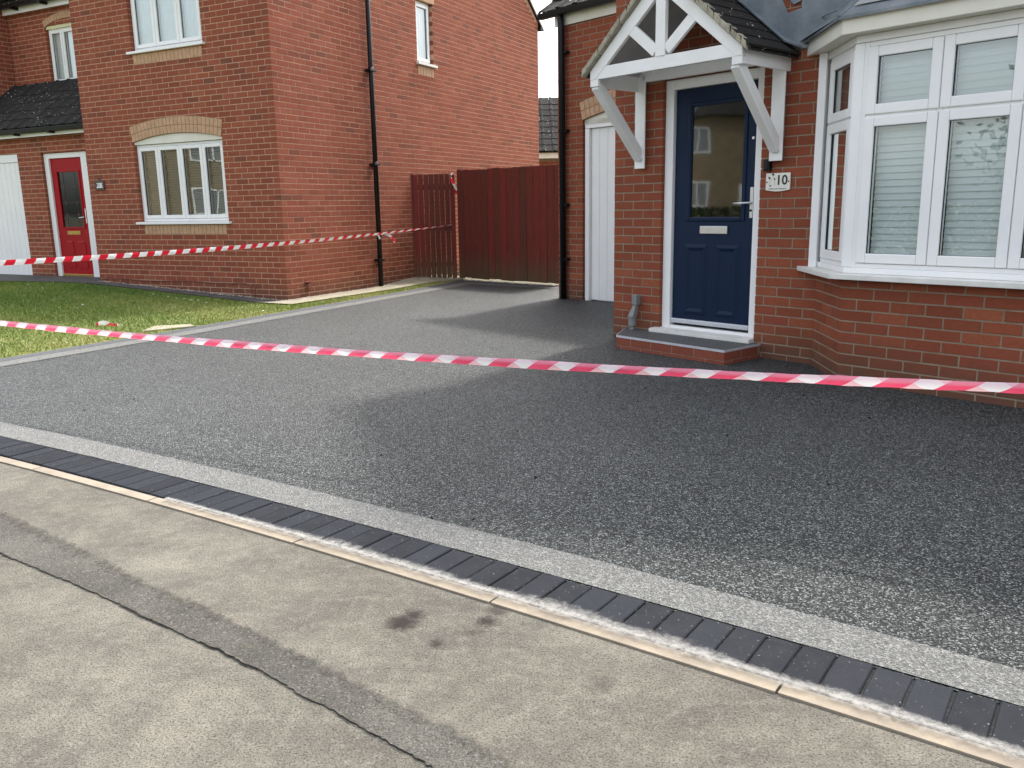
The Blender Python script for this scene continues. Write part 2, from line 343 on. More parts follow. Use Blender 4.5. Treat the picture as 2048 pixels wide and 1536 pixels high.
# ------------------------------------------------------------------ brick walls
def courses(x0,x1,odd,phase): # brick intervals
    a=x0-((phase)+(.1125 if odd else 0))
    while a+.225<=x0+.02: a+=.225
    out=[]
    while a<x1:
        b=a+.215
        l=max(a,x0); r=min(b,x1)
        if r-l>.03: out.append((l,r))
        a+=.225
    return out
class Wall:
    """collects mortar sheet + bricks of one building"""
    def __init__(s,ang): s.ang=ang; s.mort=MB(); s.br=[]
    def face(s,p,d,L,z0,z1,zline,ops=(),phase=0.,top=None,depth=.11,dens=True):
        # p=(x,y) start, d unit direction (rightwards seen from outside), ops: openings (a0,a1,z0,z1); top(a)->z gable limit
        d=Vector((d[0],d[1],0)).normalized(); n=Vector((d.y,-d.x,0)); p=Vector((p[0],p[1],0))
        def P(a,z,o=0): q=p+d*a+n*o; return (q.x,q.y,z)
        e=.004
        if dens:
            k0=int(math.floor((z0-zline)/.075))-1; k1=int(math.ceil((z1-zline)/.075))+1
            for k in range(k0,k1):
                b0=zline+.075*k+.005; b1=b0+.065
                b0=max(b0,z0); b1=min(b1,z1)
                if b1-b0<.012: continue
                for (l,r) in courses(0,L,k%2,phase):
                    segs=[(l,r,b0,b1)]
                    if top and b1>top((l+r)/2): continue
                    for (a0,a1,c0,c1) in ops:
                        ns=[]
                        for (l2,r2,t0,t1) in segs:
                            if c1<=t0 or c0>=t1 or a1<=l2 or a0>=r2: ns.append((l2,r2,t0,t1)); continue
                            if l2<a0: ns.append((l2,a0,t0,t1))
                            if r2>a1: ns.append((a1,r2,t0,t1))
                            ll,rr=max(l2,a0),min(r2,a1)
                            if c0>t0+.012: ns.append((ll,rr,t0,c0))
                            if c1<t1-.012: ns.append((ll,rr,c1,t1))
                        segs=ns
                    for (l2,r2,t0,t1) in segs:
                        if r2-l2<.018: continue
                        pr=random.uniform(-.0012,.0012)
                        s.br.append((p+d*((l2+r2)/2)+n*(pr-.05)+Vector((0,0,(t0+t1)/2)),r2-l2,t1-t0,math.atan2(d.y,d.x)))
        # mortar sheet with true openings
        xs=sorted({0.,L}|{min(max(q,0),L) for o in ops for q in(o[0]-e,o[1]+e)}); zs=sorted({z0,z1}|{min(max(q,z0),z1) for o in ops for q in(o[2]-e,o[3]+e)})
        off=-.003
        for i in range(len(xs)-1):
            for j in range(len(zs)-1):
                cx,cz=(xs[i]+xs[i+1])/2,(zs[j]+zs[j+1])/2
                if any(o[0]-e<cx<o[1]+e and o[2]-e<cz<o[3]+e for o in ops): continue
                q=[(xs[i],zs[j]),(xs[i+1],zs[j]),(xs[i+1],zs[j+1]),(xs[i],zs[j+1])]
                s.mort.add([P(a,z,off) for a,z in q],[(0,1,2,3)])
        for (a0,a1,c0,c1) in ops:
            a0-=e;a1+=e;c0-=e;c1+=e
            for (u0,w0,u1,w1) in ((a0,c0,a0,c1),(a1,c1,a1,c0),(a0,c1,a1,c1),(a1,c0,a0,c0)):
                s.mort.add([P(u0,w0,off),P(u1,w1,off),P(u1,w1,-depth),P(u0,w0,-depth)],[(0,1,2,3)])
        if top:   # gable triangle sheet
            n_=24
            for i in range(n_):
                a=L*i/n_; b=L*(i+1)/n_
                s.mort.add([P(a,z1,off-.001),P(b,z1,off-.001),P(b,max(z1,top(b)),off-.001),P(a,max(z1,top(a)),off-.001)],[(0,1,2,3)])
                
    def finish(s,root,mat,mort,name='wall',limit=290):
        w=s.mort.build(name,mort,root)
        sc=[]
        for i,(c,L,h,r) in enumerate(s.br):
            q=pxy(s.ang,c)
            if q and -40<q[0]<2088 and -40<q[1]<1576:
                d=math.cos(r+s.ang)*q[0]*0
                # projected width of the brick
                dx=Vector((math.cos(r),math.sin(r),0))*L/2; a=pxy(s.ang,c-dx); b=pxy(s.ang,c+dx)
                sc.append((-abs(b[0]-a[0])*h/q[2],i))
        sc.sort(); pick={i for _,i in sc[:limit]}
        me=boxmesh('brick',.215,.1,.065,mat,.002)
        jb=MB()
        for i,(c,L,h,r) in enumerate(s.br):
            if i in pick: place('brick',me,w,c,r,(L/.215,1,h/.065))
            else:
                dv=Vector((math.cos(r),math.sin(r),0)); nv=Vector((dv.y,-dv.x,0)); ch=.002
                def Q(a,z,o): q=c+dv*a+nv*o; return (q.x,q.y,q.z+z)
                A,B=L/2,h/2
                vs=[Q(-A,-B,-.05),Q(A,-B,-.05),Q(A,B,-.05),Q(-A,B,-.05),Q(-A,-B,.05-ch),Q(A,-B,.05-ch),Q(A,B,.05-ch),Q(-A,B,.05-ch),
                    Q(-A+ch,-B+ch,.05),Q(A-ch,-B+ch,.05),Q(A-ch,B-ch,.05),Q(-A+ch,B-ch,.05)]
                jb.add(vs,[(0,1,5,4),(1,2,6,5),(2,3,7,6),(3,0,4,7),(4,5,9,8),(5,6,10,9),(6,7,11,10),(7,4,8,11),(8,9,10,11)],random.random())
        if jb.v: jb.build('bricks',mat,w,kind='stuff')
        return w
def arch(parent,cx,zs,hw,rise,y,rings,mat,name='arch_brick',n=None):
    R=(hw*hw+rise*rise)/(2*rise); zc=zs+rise-R; th=math.asin(hw/R)
    n=n or int(round(2*th*(R+.05)/.077)); st=2*th/n
    for g in range(rings):
        r0=R+g*.1125+.003; r1=r0+.102; g0=.004
        h0=r0*math.tan(st/2)-g0-.001; h1=r1*math.tan(st/2)-g0-.001
        b=MB().prism([(-h0,-.008,r0),(h0,-.008,r0),(h1,-.008,r1),(-h1,-.008,r1)],(0,.1,0))
        me=rawmesh(name,b.v,b.f,mat)
        for i in range(n):
            t=-th+st*(i+.5); place(name,me,parent,(cx,y,zc),rot=(0,t,0))
    mb=MB(); k=16   # mortar bed behind the voussoirs
    r1=R+rings*.1125
    for i in range(k):
        a=-th+2*th*i/k;b=-th+2*th*(i+1)/k
        mb.prism([(cx+r*math.sin(q),y-.0045,zc+r*math.cos(q)) for r,q in((R,a),(R,b),(r1,b),(r1,a))],(0,.09,0))
    return mb
def tympanum(cx,zs,hw,rise,y,zbot,th=.02):
    R=(hw*hw+rise*rise)/(2*rise); zc=zs+rise-R; t=math.asin(hw/R); k=14
    top=[(cx+R*math.sin(-t+2*t*i/k),y,zc+R*math.cos(-t+2*t*i/k)) for i in range(k+1)]
    mb=MB()
    for i in range(k): mb.prism([(top[i][0],y,zbot),(top[i+1][0],y,zbot),top[i+1],top[i]],(0,th,0))
    return mb
def soldiers(parent,x0,x1,y,z0,z1,mat,dirv=(1,0),p0=(0,0)):
    n=int(round((x1-x0)/.0775)); w=(x1-x0)/n
    e_=Vector((dirv[0],dirv[1],0)).normalized(); nn_=Vector((e_.y,-e_.x,0)); o_=Vector((0,y-.004+.05,0)) if dirv==(1,0) else Vector((p0[0],p0[1],0))
    A_=o_+e_*x0+nn_*.047; B_=o_+e_*x1+nn_*.047
    MB().prism([(A_.x,A_.y,z0-.002),(B_.x,B_.y,z0-.002),(B_.x,B_.y,z1+.002),(A_.x,A_.y,z1+.002)],-nn_*.09).build('sill_mortar',M['mortarbuff'],parent)
    me=boxmesh('soldier_brick',w-.009,.1,z1-z0-.006,mat,.002)
    for i in range(n):
        a=x0+w*(i+.5)
        if dirv==(1,0): place('sill_brick',me,parent,(a,y-.004+.05,(z0+z1)/2))
        else: place('sill_brick',me,parent,(p0[0]+dirv[0]*a,p0[1]+dirv[1]*a,(z0+z1)/2),math.atan2(dirv[1],dirv[0]))
def frame_ring(mb,x0,x1,z0,z1,w,y0,y1,X=None):
    X=X or (lambda a,y,z:(a,y,z))
    def bx(a0,a1,c0,c1):
        vs=[X(a,y,z) for z in(c0,c1) for y in(y0,y1) for a in(a0,a1)]
        mb.add(vs,[(0,2,3,1),(4,5,7,6),(0,1,5,4),(2,6,7,3),(0,4,6,2),(1,3,7,5)])
    bx(x0,x0+w,z0,z1); bx(x1-w,x1,z0,z1); bx(x0+w+.0004,x1-w-.0004,z0,z0+w); bx(x0+w+.0004,x1-w-.0004,z1-w,z1)
def window(root,x0,x1,z0,z1,y,lights,mat_back,back='blind',X=None,fw=.035,sw=.052,trans=None,outer=True,name='window',label=None):
    """frame, sashes, panes and blind; lights = list of x boundaries inside; y = outer face of frame"""
    X=X or (lambda a,yy,z:(a,yy,z))
    f=MB()
    if outer: frame_ring(f,x0,x1,z0,z1,fw,y,y+.06,X)
    else: f.add([X(a,q,z) for z in(z0,z1) for q in(y+.02,y+.06) for a in(x0,x0+.01)],[(0,2,3,1),(4,5,7,6),(0,1,5,4),(2,6,7,3),(0,4,6,2),(1,3,7,5)])
    def bar(a0,a1,c0,c1): f.add([X(a,q,z) for z in(c0,c1) for q in(y+.004,y+.058) for a in(a0,a1)],[(0,2,3,1),(4,5,7,6),(0,1,5,4),(2,6,7,3),(0,4,6,2),(1,3,7,5)])
    for lx in lights: bar(lx-.02,lx+.02,z0+fw+.001,z1-fw-.001)
    if trans is not None:
        ex=[x0+fw-.0]+list(lights)+[x1-fw]
        for i in range(len(ex)-1): bar(ex[i]+(.0205 if i else .001),ex[i+1]-(.0205 if i<len(ex)-2 else .001),trans-.02,trans+.02)
    win=f.build(name,M['upvc'],root,bev=.004,label=label)
    rb_=MB(); a0,a1,c0,c1,d0,d1=x0-.02,x1+.02,z0-.02,z1+.02,y+.061,y+.62
    V_=[X(a,q,z) for z in(c0,c1) for q in(d0,d1) for a in(a0,a1)]
    rb_.add(V_,[(0,1,3,2),(4,6,7,5),(2,3,7,6),(0,2,6,4),(1,5,7,3)]); rb_.build('room_lining',M['dark'],win)
    xs=[x0+fw]+list(lights)+[x1-fw]; zs=[(z0+fw,z1-fw)] if trans is None else [(z0+fw,trans-.004),(trans+.004,z1-fw)]
    for i in range(len(xs)-1):
        for (a,b) in zs:
            sm=MB(); l,r=xs[i]+.003,xs[i+1]-.003
            frame_ring(sm,l,r,a+.003,b-.003,sw,y-.014,y+.05,X)
            sm.build('sash',M['upvc'],win,bev=.006)
            g=MB(); g.add([X(l+sw,y+.012,a+sw),X(r-sw,y+.012,a+sw),X(r-sw,y+.012,b-sw),X(l+sw,y+.012,b-sw)],[(0,1,2,3)])
            g.build('pane',M['glass'],win)
            gk=MB(); frame_ring(gk,l+sw,r-sw,a+sw,b-sw,.005,y+.004,y+.011,X); gk.build('gasket',M['blackpl'],win)
            # behind: blind or curtain
            bl=MB()
            if back in('slat','dark'):
                pit=.043 if back=='slat' else .036; z=a+.02; q=y+.075
                while z<b-.02:
                    tl=.006 if back=='slat' else .020
                    bl.add([X(l+sw*.9,q,z),X(r-sw*.7,q,z),X(r-sw*.7,q+tl+.002,z+pit*(1.05 if back=='slat' else .93)),X(l+sw*.9,q+tl+.002,z+pit*(1.05 if back=='slat' else .93))],[(0,1,2,3)]); z+=pit
                bl.add([X(x,q+.004,zz) for zz in(a+.02,b-.02) for x in((l+r)/2-.002,(l+r)/2+.002)],[(0,1,3,2)])
            else:
                n=24
                for k in range(n):
                    u0=l+(r-l)*k/n; u1=l+(r-l)*(k+1)/n
                    o0=.004*math.sin(k*1.7); o1=.004*math.sin((k+1)*1.7)
                    bl.add([X(u0,y+.066+o0,a),X(u1,y+.066+o1,a),X(u1,y+.066+o1,b),X(u0,y+.066+o0,b)],[(0,1,2,3)])
            bl.build('blind' if back in('slat','dark') else 'net_curtain',mat_back,win)
    return win
def sillbox(root,x0,x1,y0,y1,z0,z1,mat='stonecap',name='window_sill'):
    return MB().prism([(x0,y0,z0),(x0,y1,z0),(x0,y1,z1),(x0,y0,z1-.008)],(x1-x0,0,0)).build(name,M[mat],root,bev=.003)
# roof tiles
def tile_mesh(w=.30,l=.40,mat=None):
    prof=[(0,.006),(.03,.022),(.075,.022),(.105,.006),(.15,.004),(.2,.004),(w-.004,.006)]
    vs=[];fs=[];n=len(prof)
    for yy in(0,l):
        for (x,z) in prof: vs.append((x,yy,z+.022))
        for (x,z) in prof: vs.append((x,yy,z))
    for i in range(n-1):
        fs+= [(i,i+1,2*n+i+1,2*n+i),(n+i+1,n+i,3*n+i,3*n+i+1),(i+1,i,n+i,n+i+1),(2*n+i,2*n+i+1,3*n+i+1,3*n+i)]
    fs+=[(0,2*n,3*n,n),(n-1,2*n-1,4*n-1,3*n-1)]
    return rawmesh('tile',vs,fs,mat or M['tile'])
TILE=tile_mesh()
def tiles(parent,p0,xd,slope_dir,pitch,cols,rows,gauge=.30,w=.30,rowdx=0.):
    """p0 lower left corner (frame coords), xd horizontal dir, slope_dir horizontal dir upslope"""
    xd=Vector((*xd,0)).normalized(); sdv=Vector((*slope_dir,0)).normalized()
    up=(sdv*math.cos(pitch)+Vector((0,0,1))*math.sin(pitch)); tilt=.045
    upt=(sdv*math.cos(pitch-tilt)+Vector((0,0,1))*math.sin(pitch-tilt))
    nz=xd.cross(upt); R=Matrix((xd,upt,nz)).transposed()
    for r in range(rows):
        for c in range(cols):
            q=Vector(p0)+up*(gauge*r)+xd*(w*c+rowdx*r)+nz*(.018+random.uniform(-.002,.002))
            place('tile',TILE,parent,q,rot=(R@Matrix.Rotation(random.uniform(-.006,.006),3,'Z')).to_euler())
def plane_pt(*a): return Vector(a)

# ================================================================== GROUND
PB=np.polyfit([-2.65,-2.23,-1.8,-1.39,-1.02,-.82,-.48,-.13,.14,.38,.68,.91,1.05],[4.17,3.93,3.66,3.40,3.14,3.01,2.79,2.54,2.35,2.17,1.97,1.81,1.71],2)
def curve(x):
    a,b=-2.9,1.3
    xc=min(max(x,a),b); y=np.polyval(PB,xc); s=2*PB[0]*xc+PB[1]; return y+(x-xc)*s,s
def off(x,d):
    y,s=curve(x); n=Vector((-s,1)).normalized(); return (x+n.x*d,y+n.y*d)
XS=[-7.0+.1*i for i in range(125)]
def strip_between(d0,d1,z,name,mat,xs=XS,jit=0,th=0,**kw):
    mb=MB()
    a=[off(x,d0+random.uniform(-jit,jit)) for x in xs]; b=[off(x,d1+random.uniform(-jit,jit)) for x in xs]
    for i in range(len(xs)-1): mb.add([(*a[i],z),(*a[i+1],z),(*b[i+1],z),(*b[i],z)],[(0,1,2,3)])
    return mb.build(name,mat,org=(0,0,z),**kw)
GZ=-EYE
mb=MB().add([(-400,-400,GZ-.06),(400,-400,GZ-.06),(400,400,GZ-.06),(-400,400,GZ-.06)],[(0,1,2,3)]); mb.build('ground',M['ground'],org=(0,0,GZ-.06),kind='structure')
# footpath in front of the drive, with a resurfaced strip
SEAM=[(-9.0,7.9),(-4.2,4.6),(-1.9,2.91),(-1.6,2.71),(-1.24,2.46),(-.96,2.26),(-.71,2.08),(-.56,1.95),(-.42,1.84),(-.32,1.76),(-.2,1.66),(.6,.95),(3.,-1.3)]
PTOP=[(-9.0,8.1),(-4.2,4.85),(-1.66,2.99),(-1.27,2.66),(-.99,2.46),(-.71,2.24),(-.33,1.94),(-.12,1.77),(0.,1.65),(.8,.97),(3.2,-1.1)]
def dens(pl,step,jit):
    out=[]
    for i in range(len(pl)-1):
        a,b=Vector(pl[i]),Vector(pl[i+1]); n=max(1,int((b-a).length/step))
        for k in range(n):
            p=a.lerp(b,k/n); out.append((p.x+random.gauss(0,jit),p.y+random.gauss(0,jit)))
    return out+[pl[-1]]
fp=MB(); low=[off(x,-.052) for x in XS]
for i in range(len(low)-1): fp.add([(low[i][0],low[i][1],GZ),(low[i+1][0],low[i+1][1],GZ),(low[i+1][0]-3.9,low[i+1][1]-5.5,GZ),(low[i][0]-3.9,low[i][1]-5.5,GZ)],[(0,1,2,3)])
fp.build('footpath',M['pave'],org=(0,0,GZ),kind='structure')
def ribbon(a,b,z): # polygon strip between two dense polylines of equal count
    mb=MB(); n=min(len(a),len(b))
    for i in range(n-1): mb.add([(*a[i],z),(*a[i+1],z),(*b[i+1],z),(*b[i],z)],[(0,1,2,3)])
    return mb
def resample(pl,n,jit=0):
    P=np.array(pl); d=np.r_[0,np.cumsum(np.hypot(*np.diff(P,axis=0).T))]; t=np.linspace(0,d[-1],n)
    x=np.interp(t,d,P[:,0]); y=np.interp(t,d,P[:,1])
    # smooth ragged edge
    tx,ty=np.gradient(x),np.gradient(y); l=np.hypot(tx,ty); r=RS.normal(0,jit,n) if jit else np.zeros(n)
    if jit: r=r+np.convolve(RS.normal(0,jit*3,n+40),np.ones(41)/41**.75,'valid')
    return [(x[i]-ty[i]/l[i]*r[i],y[i]+tx[i]/l[i]*r[i]) for i in range(n)]
nseg=1500
SM0=resample(SEAM,nseg,.0022)
PT0=resample(PTOP,nseg,.004)
mb=MB()
for i in range(nseg-1): mb.add([(*SM0[i],GZ+.004),(*SM0[i+1],GZ+.004),(*PT0[i+1],GZ+.004),(*PT0[i],GZ+.004)],[(0,1,2,3)])
mb.at['across']=('POINT',[0.,0.,1.,1.]*(nseg-1))
mb.build('footpath_patch',M['patch'],org=(0,0,GZ+.004),kind='structure')
sm=SM0; a=[];b=[]
for i,(x,y) in enumerate(sm):
    w=.0005+.0042*abs(math.sin(i*.021)*math.sin(i*.067+1)+.25*math.sin(i*.37)); j1=w*random.uniform(.3,1.6); j2=w*random.uniform(.3,1.6); a.append((x-.56*j1,y-.83*j1)); b.append((x+.56*j2,y+.83*j2))
ribbon(a,b,GZ+.008).build('footpath_crack',M['crack'],org=(0,0,GZ+.008),kind='structure')
# drive: one sheet, with a silver band laid 4 mm above
OUT=[(-5.6,5.15),(-4.42,7.15),(-3.68,8.48),(-2.56,10.7),(-1.65,12.53),(-.81,14.50)]
def inset(pl,d):
    out=[]
    for i,p in enumerate(pl):
        a=Vector(pl[max(i-1,0)]);b=Vector(pl[min(i+1,len(pl)-1)]); t=(b-a).normalized(); out.append((p[0]+t.y*d,p[1]-t.x*d))
    return out
dr=MB(); front=[off(x,.2) for x in XS if -5.0<x<5.0]
poly=[(-5.5,5.42)]+OUT[1:]+[(.80,12.98),(1.2,12.4),(9.5,4.4)]+[front[-1]]
# triangulate as a strip: front curve vs back polyline
back=resample([(-5.5,5.42)]+OUT[1:]+[(.80,13.0),(3.0,12.5),(9.0,6.0),(9.0,0.)],len(front))
for i in range(len(front)-1): dr.add([(*front[i],GZ+.010),(*front[i+1],GZ+.010),(*back[i+1],GZ+.010),(*back[i],GZ+.010)],[(0,1,2,3)])
dr.build('driveway',M['resin'],org=(0,0,GZ+.01),kind='structure')
bd=MB()
xs=[x for x in XS if -4.6<x<1.36]; 
pa=[off(x,.208) for x in xs]; pb=[off(x,.393) for x in xs]
for i in range(len(xs)-1): bd.add([(*pa[i],GZ+.014),(*pa[i+1],GZ+.014),(*pb[i+1],GZ+.014),(*pb[i],GZ+.014)],[(0,1,2,3)])
# rounded turn up the right side of the drive
e0,e1=Vector(pa[-1]),Vector(pb[-1]); cc=e1+Vector((.06,.09)); 
path=[e0,e0+Vector((.22,-.02)),e0+Vector((.46,.14)),e0+Vector((1.3,1.1)),e0+Vector((2.3,2.2))]
inner=[e1,e1+Vector((.09,.02)),e1+Vector((.17,.12)),e1+Vector((1.05,1.1)),e1+Vector((2.05,2.2))]
for i in range(4): bd.add([(*path[i],GZ+.014),(*path[i+1],GZ+.014),(*inner[i+1],GZ+.014),(*inner[i],GZ+.014)],[(0,1,2,3)])
l0=inset(OUT,.165); l1=inset(OUT,.395)
l0[-1]=(-.74,14.02); l1[-1]=(-.66,13.66)
for i in range(len(OUT)-1): bd.add([(*l0[i],GZ+.0145),(*l1[i],GZ+.0145),(*l1[i+1],GZ+.0145),(*l0[i+1],GZ+.0145)],[(0,1,2,3)])
bd.add([(-.74,14.02,GZ+.0150),(-.66,13.66,GZ+.0150),(.78,12.60,GZ+.0150),(.78,12.76,GZ+.0150)],[(0,1,2,3)])
bd.build('driveway_border',M['resinlight'],org=(0,0,GZ+.014),kind='structure')
es=MB(); o0=OUT
for i in range(len(OUT)-1): es.add([(*OUT[i],GZ+.016),(*l0[i],GZ+.016),(*l0[i+1],GZ+.016),(*OUT[i+1],GZ+.016)],[(0,1,2,3)])
es.add([(-.81,14.50,GZ+.0165),(-.74,14.03,GZ+.0165),(.78,12.77,GZ+.0165),(.80,13.10,GZ+.0165)],[(0,1,2,3)])
es.build('driveway_edge_strip',M['resinfar'],org=(0,0,GZ+.016),kind='structure')
# charcoal block course
pv=thing('paver_edging','row of charcoal concrete blocks laid side by side along the front of the driveway','edging',0,(0,2.4,GZ),kind='structure'); del pv['category']
jb=MB()
for i in range(len(XS)-1):
    p,q=off(XS[i],0.),off(XS[i+1],0.); r,s=off(XS[i+1],.215),off(XS[i],.215)
    jb.add([(*p,GZ+.006),(*q,GZ+.006),(*r,GZ+.006),(*s,GZ+.006)],[(0,1,2,3)])
jb.build('joint_sand',M['jointsand'],pv)
pm=boxmesh('paver',.0905,.203,.06,M['paver'],.0035)
x=-5.0
while x<2.2:
    y,s=curve(x); c=off(x,.104); 
    place('paver',pm,pv,(c[0],c[1],GZ-.016+random.uniform(-.003,.002)),math.atan(s)+random.uniform(-.012,.012))
    x+=.0955/math.sqrt(1+s*s)
# buff kerb stones
kb=thing('kerb_edging','thin buff concrete edging stones between the blocks and the footpath','edging',0,(0,2.3,GZ),kind='structure'); del kb['category']
x=-6.2; lens=.905
while x<2.2:
    s=curve(x+.35)[1]; dx=lens/math.sqrt(1+s*s); m_=MB(); k=8
    for i in range(k):
        u0=x+.003+(dx-.006)*i/k; u1=x+.003+(dx-.006)*(i+1)/k
        a0,a1,b1,b0=off(u0,-.054),off(u1,-.054),off(u1,-.003),off(u0,-.003)
        m_.prism([(*a0,GZ-.03),(*a1,GZ-.03),(*b1,GZ-.03),(*b0,GZ-.03)],(0,0,.037))
    m_.build('kerb_stone',M['kerb'],kb)
    x+=dx
# smear of white mortar brushed against the blocks
hm=MB(); ac=[]
xs=[-1.5+.01*i for i in range(290)]
for i in range(len(xs)-1):
    env=lambda q: max(.0,min(1,(q+1.5)/1.2))*(.65+.25*math.sin(q*7)+.15*math.sin(q*17))*(1 if q<.75 else max(0,1-(q-.75)/.6))
    w0=.012+.060*env(xs[i]); w1=.012+.060*env(xs[i+1])
    k0,k1=len(hm.v),0
    hm.add([(*off(xs[i],-.046),GZ+.0175),(*off(xs[i+1],-.046),GZ+.0175),(*off(xs[i+1],-.004),GZ+.0175),(*off(xs[i],-.004),GZ+.0175)],[(0,1,2,3)]); ac+=[1.,1.,0.,0.]
    hm.add([(*off(xs[i],-.004),GZ+.0175),(*off(xs[i+1],-.004),GZ+.0175),(*off(xs[i+1],w1),GZ+.0175),(*off(xs[i],w0),GZ+.0175)],[(0,1,2,3)]); ac+=[0.,0.,1.,1.]
hm.at['across']=('POINT',ac); hm.build('mortar_smear',M['haunch'],org=(0,0,GZ+.0185),kind='structure')

sk=MB()
for i in range(46):
    x=random.uniform(-3,2.2); y=random.uniform(2.6,8.5)
    if y<curve(x)[0]+.3: continue
    r=random.uniform(.003,.009); k=5
    sk.add([(x,y,GZ+.012+r)]+[(x+r*math.cos(1.257*j)*1.3,y+r*math.sin(1.257*j),GZ+.0125) for j in range(k)],[(0,1+j,1+(j+1)%k) for j in range(k)])
sk.build('grit_specks',M['blackpl'],org=(0,0,GZ),label='few dark crumbs of grit lying on the driveway',cat='grit',kind='stuff')
ss_=MB()
for (x,y,l,w,a_) in ((1.2,4.64,.16,.006,.3),(1.27,4.62,.09,.004,.5),(.95,5.25,.10,.003,1.2)):
    c_,s_=math.cos(a_),math.sin(a_); ss_.add([(x-l/2*c_,y-l/2*s_,GZ+.0125),(x+.3*w,y-w,GZ+.0125),(x+l/2*c_,y+l/2*s_,GZ+.0125),(x-.3*w,y+w,GZ+.0125)],[(0,1,2,3)])
ss_.build('scuff_marks',M['resinlight'],org=(0,0,GZ),label='short pale scuff marks on the dark driveway in front of the bay',cat='scuff marks',kind='stuff')
# lawn surface (rises gently to the left)
OV=[Vector(p) for p in OUT]
def edge_dist(x,y):
    best=9
    for i in range(len(OV)-1):
        a,b=OV[i],OV[i+1]; t=max(0,min(1,(Vector((x,y))-a).dot(b-a)/(b-a).length_squared)); best=min(best,((a+(b-a)*t)-Vector((x,y))).length)
    return best
def lawn_h(x,y):
    t=max(0,min(1,(-3.2-x)/3.2)); e_=edge_dist(x,y)
    cc_,ss_=math.cos(A12),math.sin(A12); dd_=(-ss_*x+cc_*y)-8.8
    return GZ+.012+.17*t*min(1,e_/1.6)+.06*max(0,min(1,dd_-2.0))*min(1,max(0,e_-.05)/.35)
def inside(x,y,poly):
    c=False; n=len(poly)
    for i in range(n):
        (x1,y1),(x2,y2)=poly[i],poly[(i+1)%n]
        if (y1>y)!=(y2>y) and x<(x2-x1)*(y-y1)/(y2-y1)+x1: c=not c
    return c
def F2W(ang,s,y): c,sn=math.cos(ang),math.sin(ang); return (c*s-sn*y,sn*s+c*y)
def sheet(poly,step,hf,dz,name,mat,**kw):
    """height-following sheet: grid clipped by bisecting a filled polygon"""
    bm=bmesh.new(); vs=[bm.verts.new((x,y,0)) for x,y in poly]; bm.faces.new(vs)
    xs_=[p[0] for p in poly]; ys_=[p[1] for p in poly]
    for ax,(lo,hi) in enumerate(((min(xs_),max(xs_)),(min(ys_),max(ys_)))):
        q=lo+step
        while q<hi:
            pc=[0,0,0];pc[ax]=q;pn=[0,0,0];pn[ax]=1
            bmesh.ops.bisect_plane(bm,geom=bm.verts[:]+bm.edges[:]+bm.faces[:],plane_co=pc,plane_no=pn); q+=step
    for v in bm.verts: v.co.z=hf(v.co.x,v.co.y)+dz
    bmesh.ops.triangulate(bm,faces=bm.faces[:])
    mb=MB(); bm.verts.index_update(); mb.add([tuple(v.co) for v in bm.verts],[tuple(v.index for v in f.verts) for f in bm.faces]); bm.free()
    return mb.build(name,mat,org=(0,0,GZ),**kw)
YARD=[(-12.5,5.0),(-5.62,5.15)]+OUT[1:]+[(-1.5,15.6),(-12.,21.),(-20,20.),(-20,9)]
sheet(YARD,.5,lawn_h,0,'lawn',M['soil'],kind='structure')
# dark tarmac path along the fronts of the left house
wl=lambda s,y:F2W(A12,s,y)
PATH=[wl(-16.5,7.95),wl(-14.6,8.05),wl(-13.0,8.45),wl(-12.2,8.50),wl(-11.4,8.46),wl(-10,8.45),wl(-8.25,8.42),wl(-7.75,8.42),wl(-7.75,9.4),wl(-16.5,10.5)]
sheet(PATH,.5,lawn_h,.012,'front_path',M['tarpath'],kind='structure')
SIDE=[wl(-8.25,8.38),wl(-7.62,8.42),wl(-7.52,11.7),wl(-7.4,12.6),wl(-8.1,12.7),wl(-8.1,8.6)]
sheet(SIDE,.5,lawn_h,.018,'side_path',M['slab'],kind='structure')
GR=[(-13.,5.0),(-5.66,5.15)]+[(x-.012,y+.008) for x,y in OUT[1:-1]]+[(-.95,14.2)]+[wl(-7.55,12.4),wl(-7.68,8.40),wl(-8.3,8.36),wl(-10,8.39),wl(-11.4,8.40),wl(-12.2,8.45),wl(-13.0,8.39),wl(-14.6,7.99),wl(-16.4,7.9)]
def blades(n,poly,name,hh,mat,cfn,box,**kw):
    vs=[];fs=[];tt=[];c=0
    while c<n:
        x=random.uniform(box[0],box[1]); y=random.uniform(box[2],box[3])
        if not inside(x,y,poly): continue
        if math.hypot(x,y)>16.5 or x/y<-.95: continue
        h=hh*random.uniform(.5,1.3); a=random.uniform(0,6.28); w=.0035+.004*random.random(); z=lawn_h(x,y)
        lx,ly=random.gauss(0,.5)*h,random.gauss(0,.5)*h; k=len(vs)
        vs+=[(x-w*math.cos(a),y-w*math.sin(a),z-.004),(x+w*math.cos(a),y+w*math.sin(a),z-.004),(x+lx,y+ly,z+h)]; fs.append((k,k+1,k+2)); tt.append(cfn(x,y)); c+=1
    mb=MB(); mb.v=vs; mb.f=fs; mb.t=tt; return mb.build(name,mat,org=(0,0,GZ),**kw)
def gcol(x,y):
    d=edge_dist(x,y); v=.33+.24*math.sin(x*1.3+y*.7)*math.sin(y*1.9)+.45*max(0,1-d/1.9)+random.gauss(0,.16)
    return max(0,min(1,v))
blades(110000,GR,'lawn_grass',.025,M['grass'],gcol,(-12.5,-.9,5.0,15.5),kind='stuff',label='short lawn grass, drying yellow near the driveway',cat='grass')
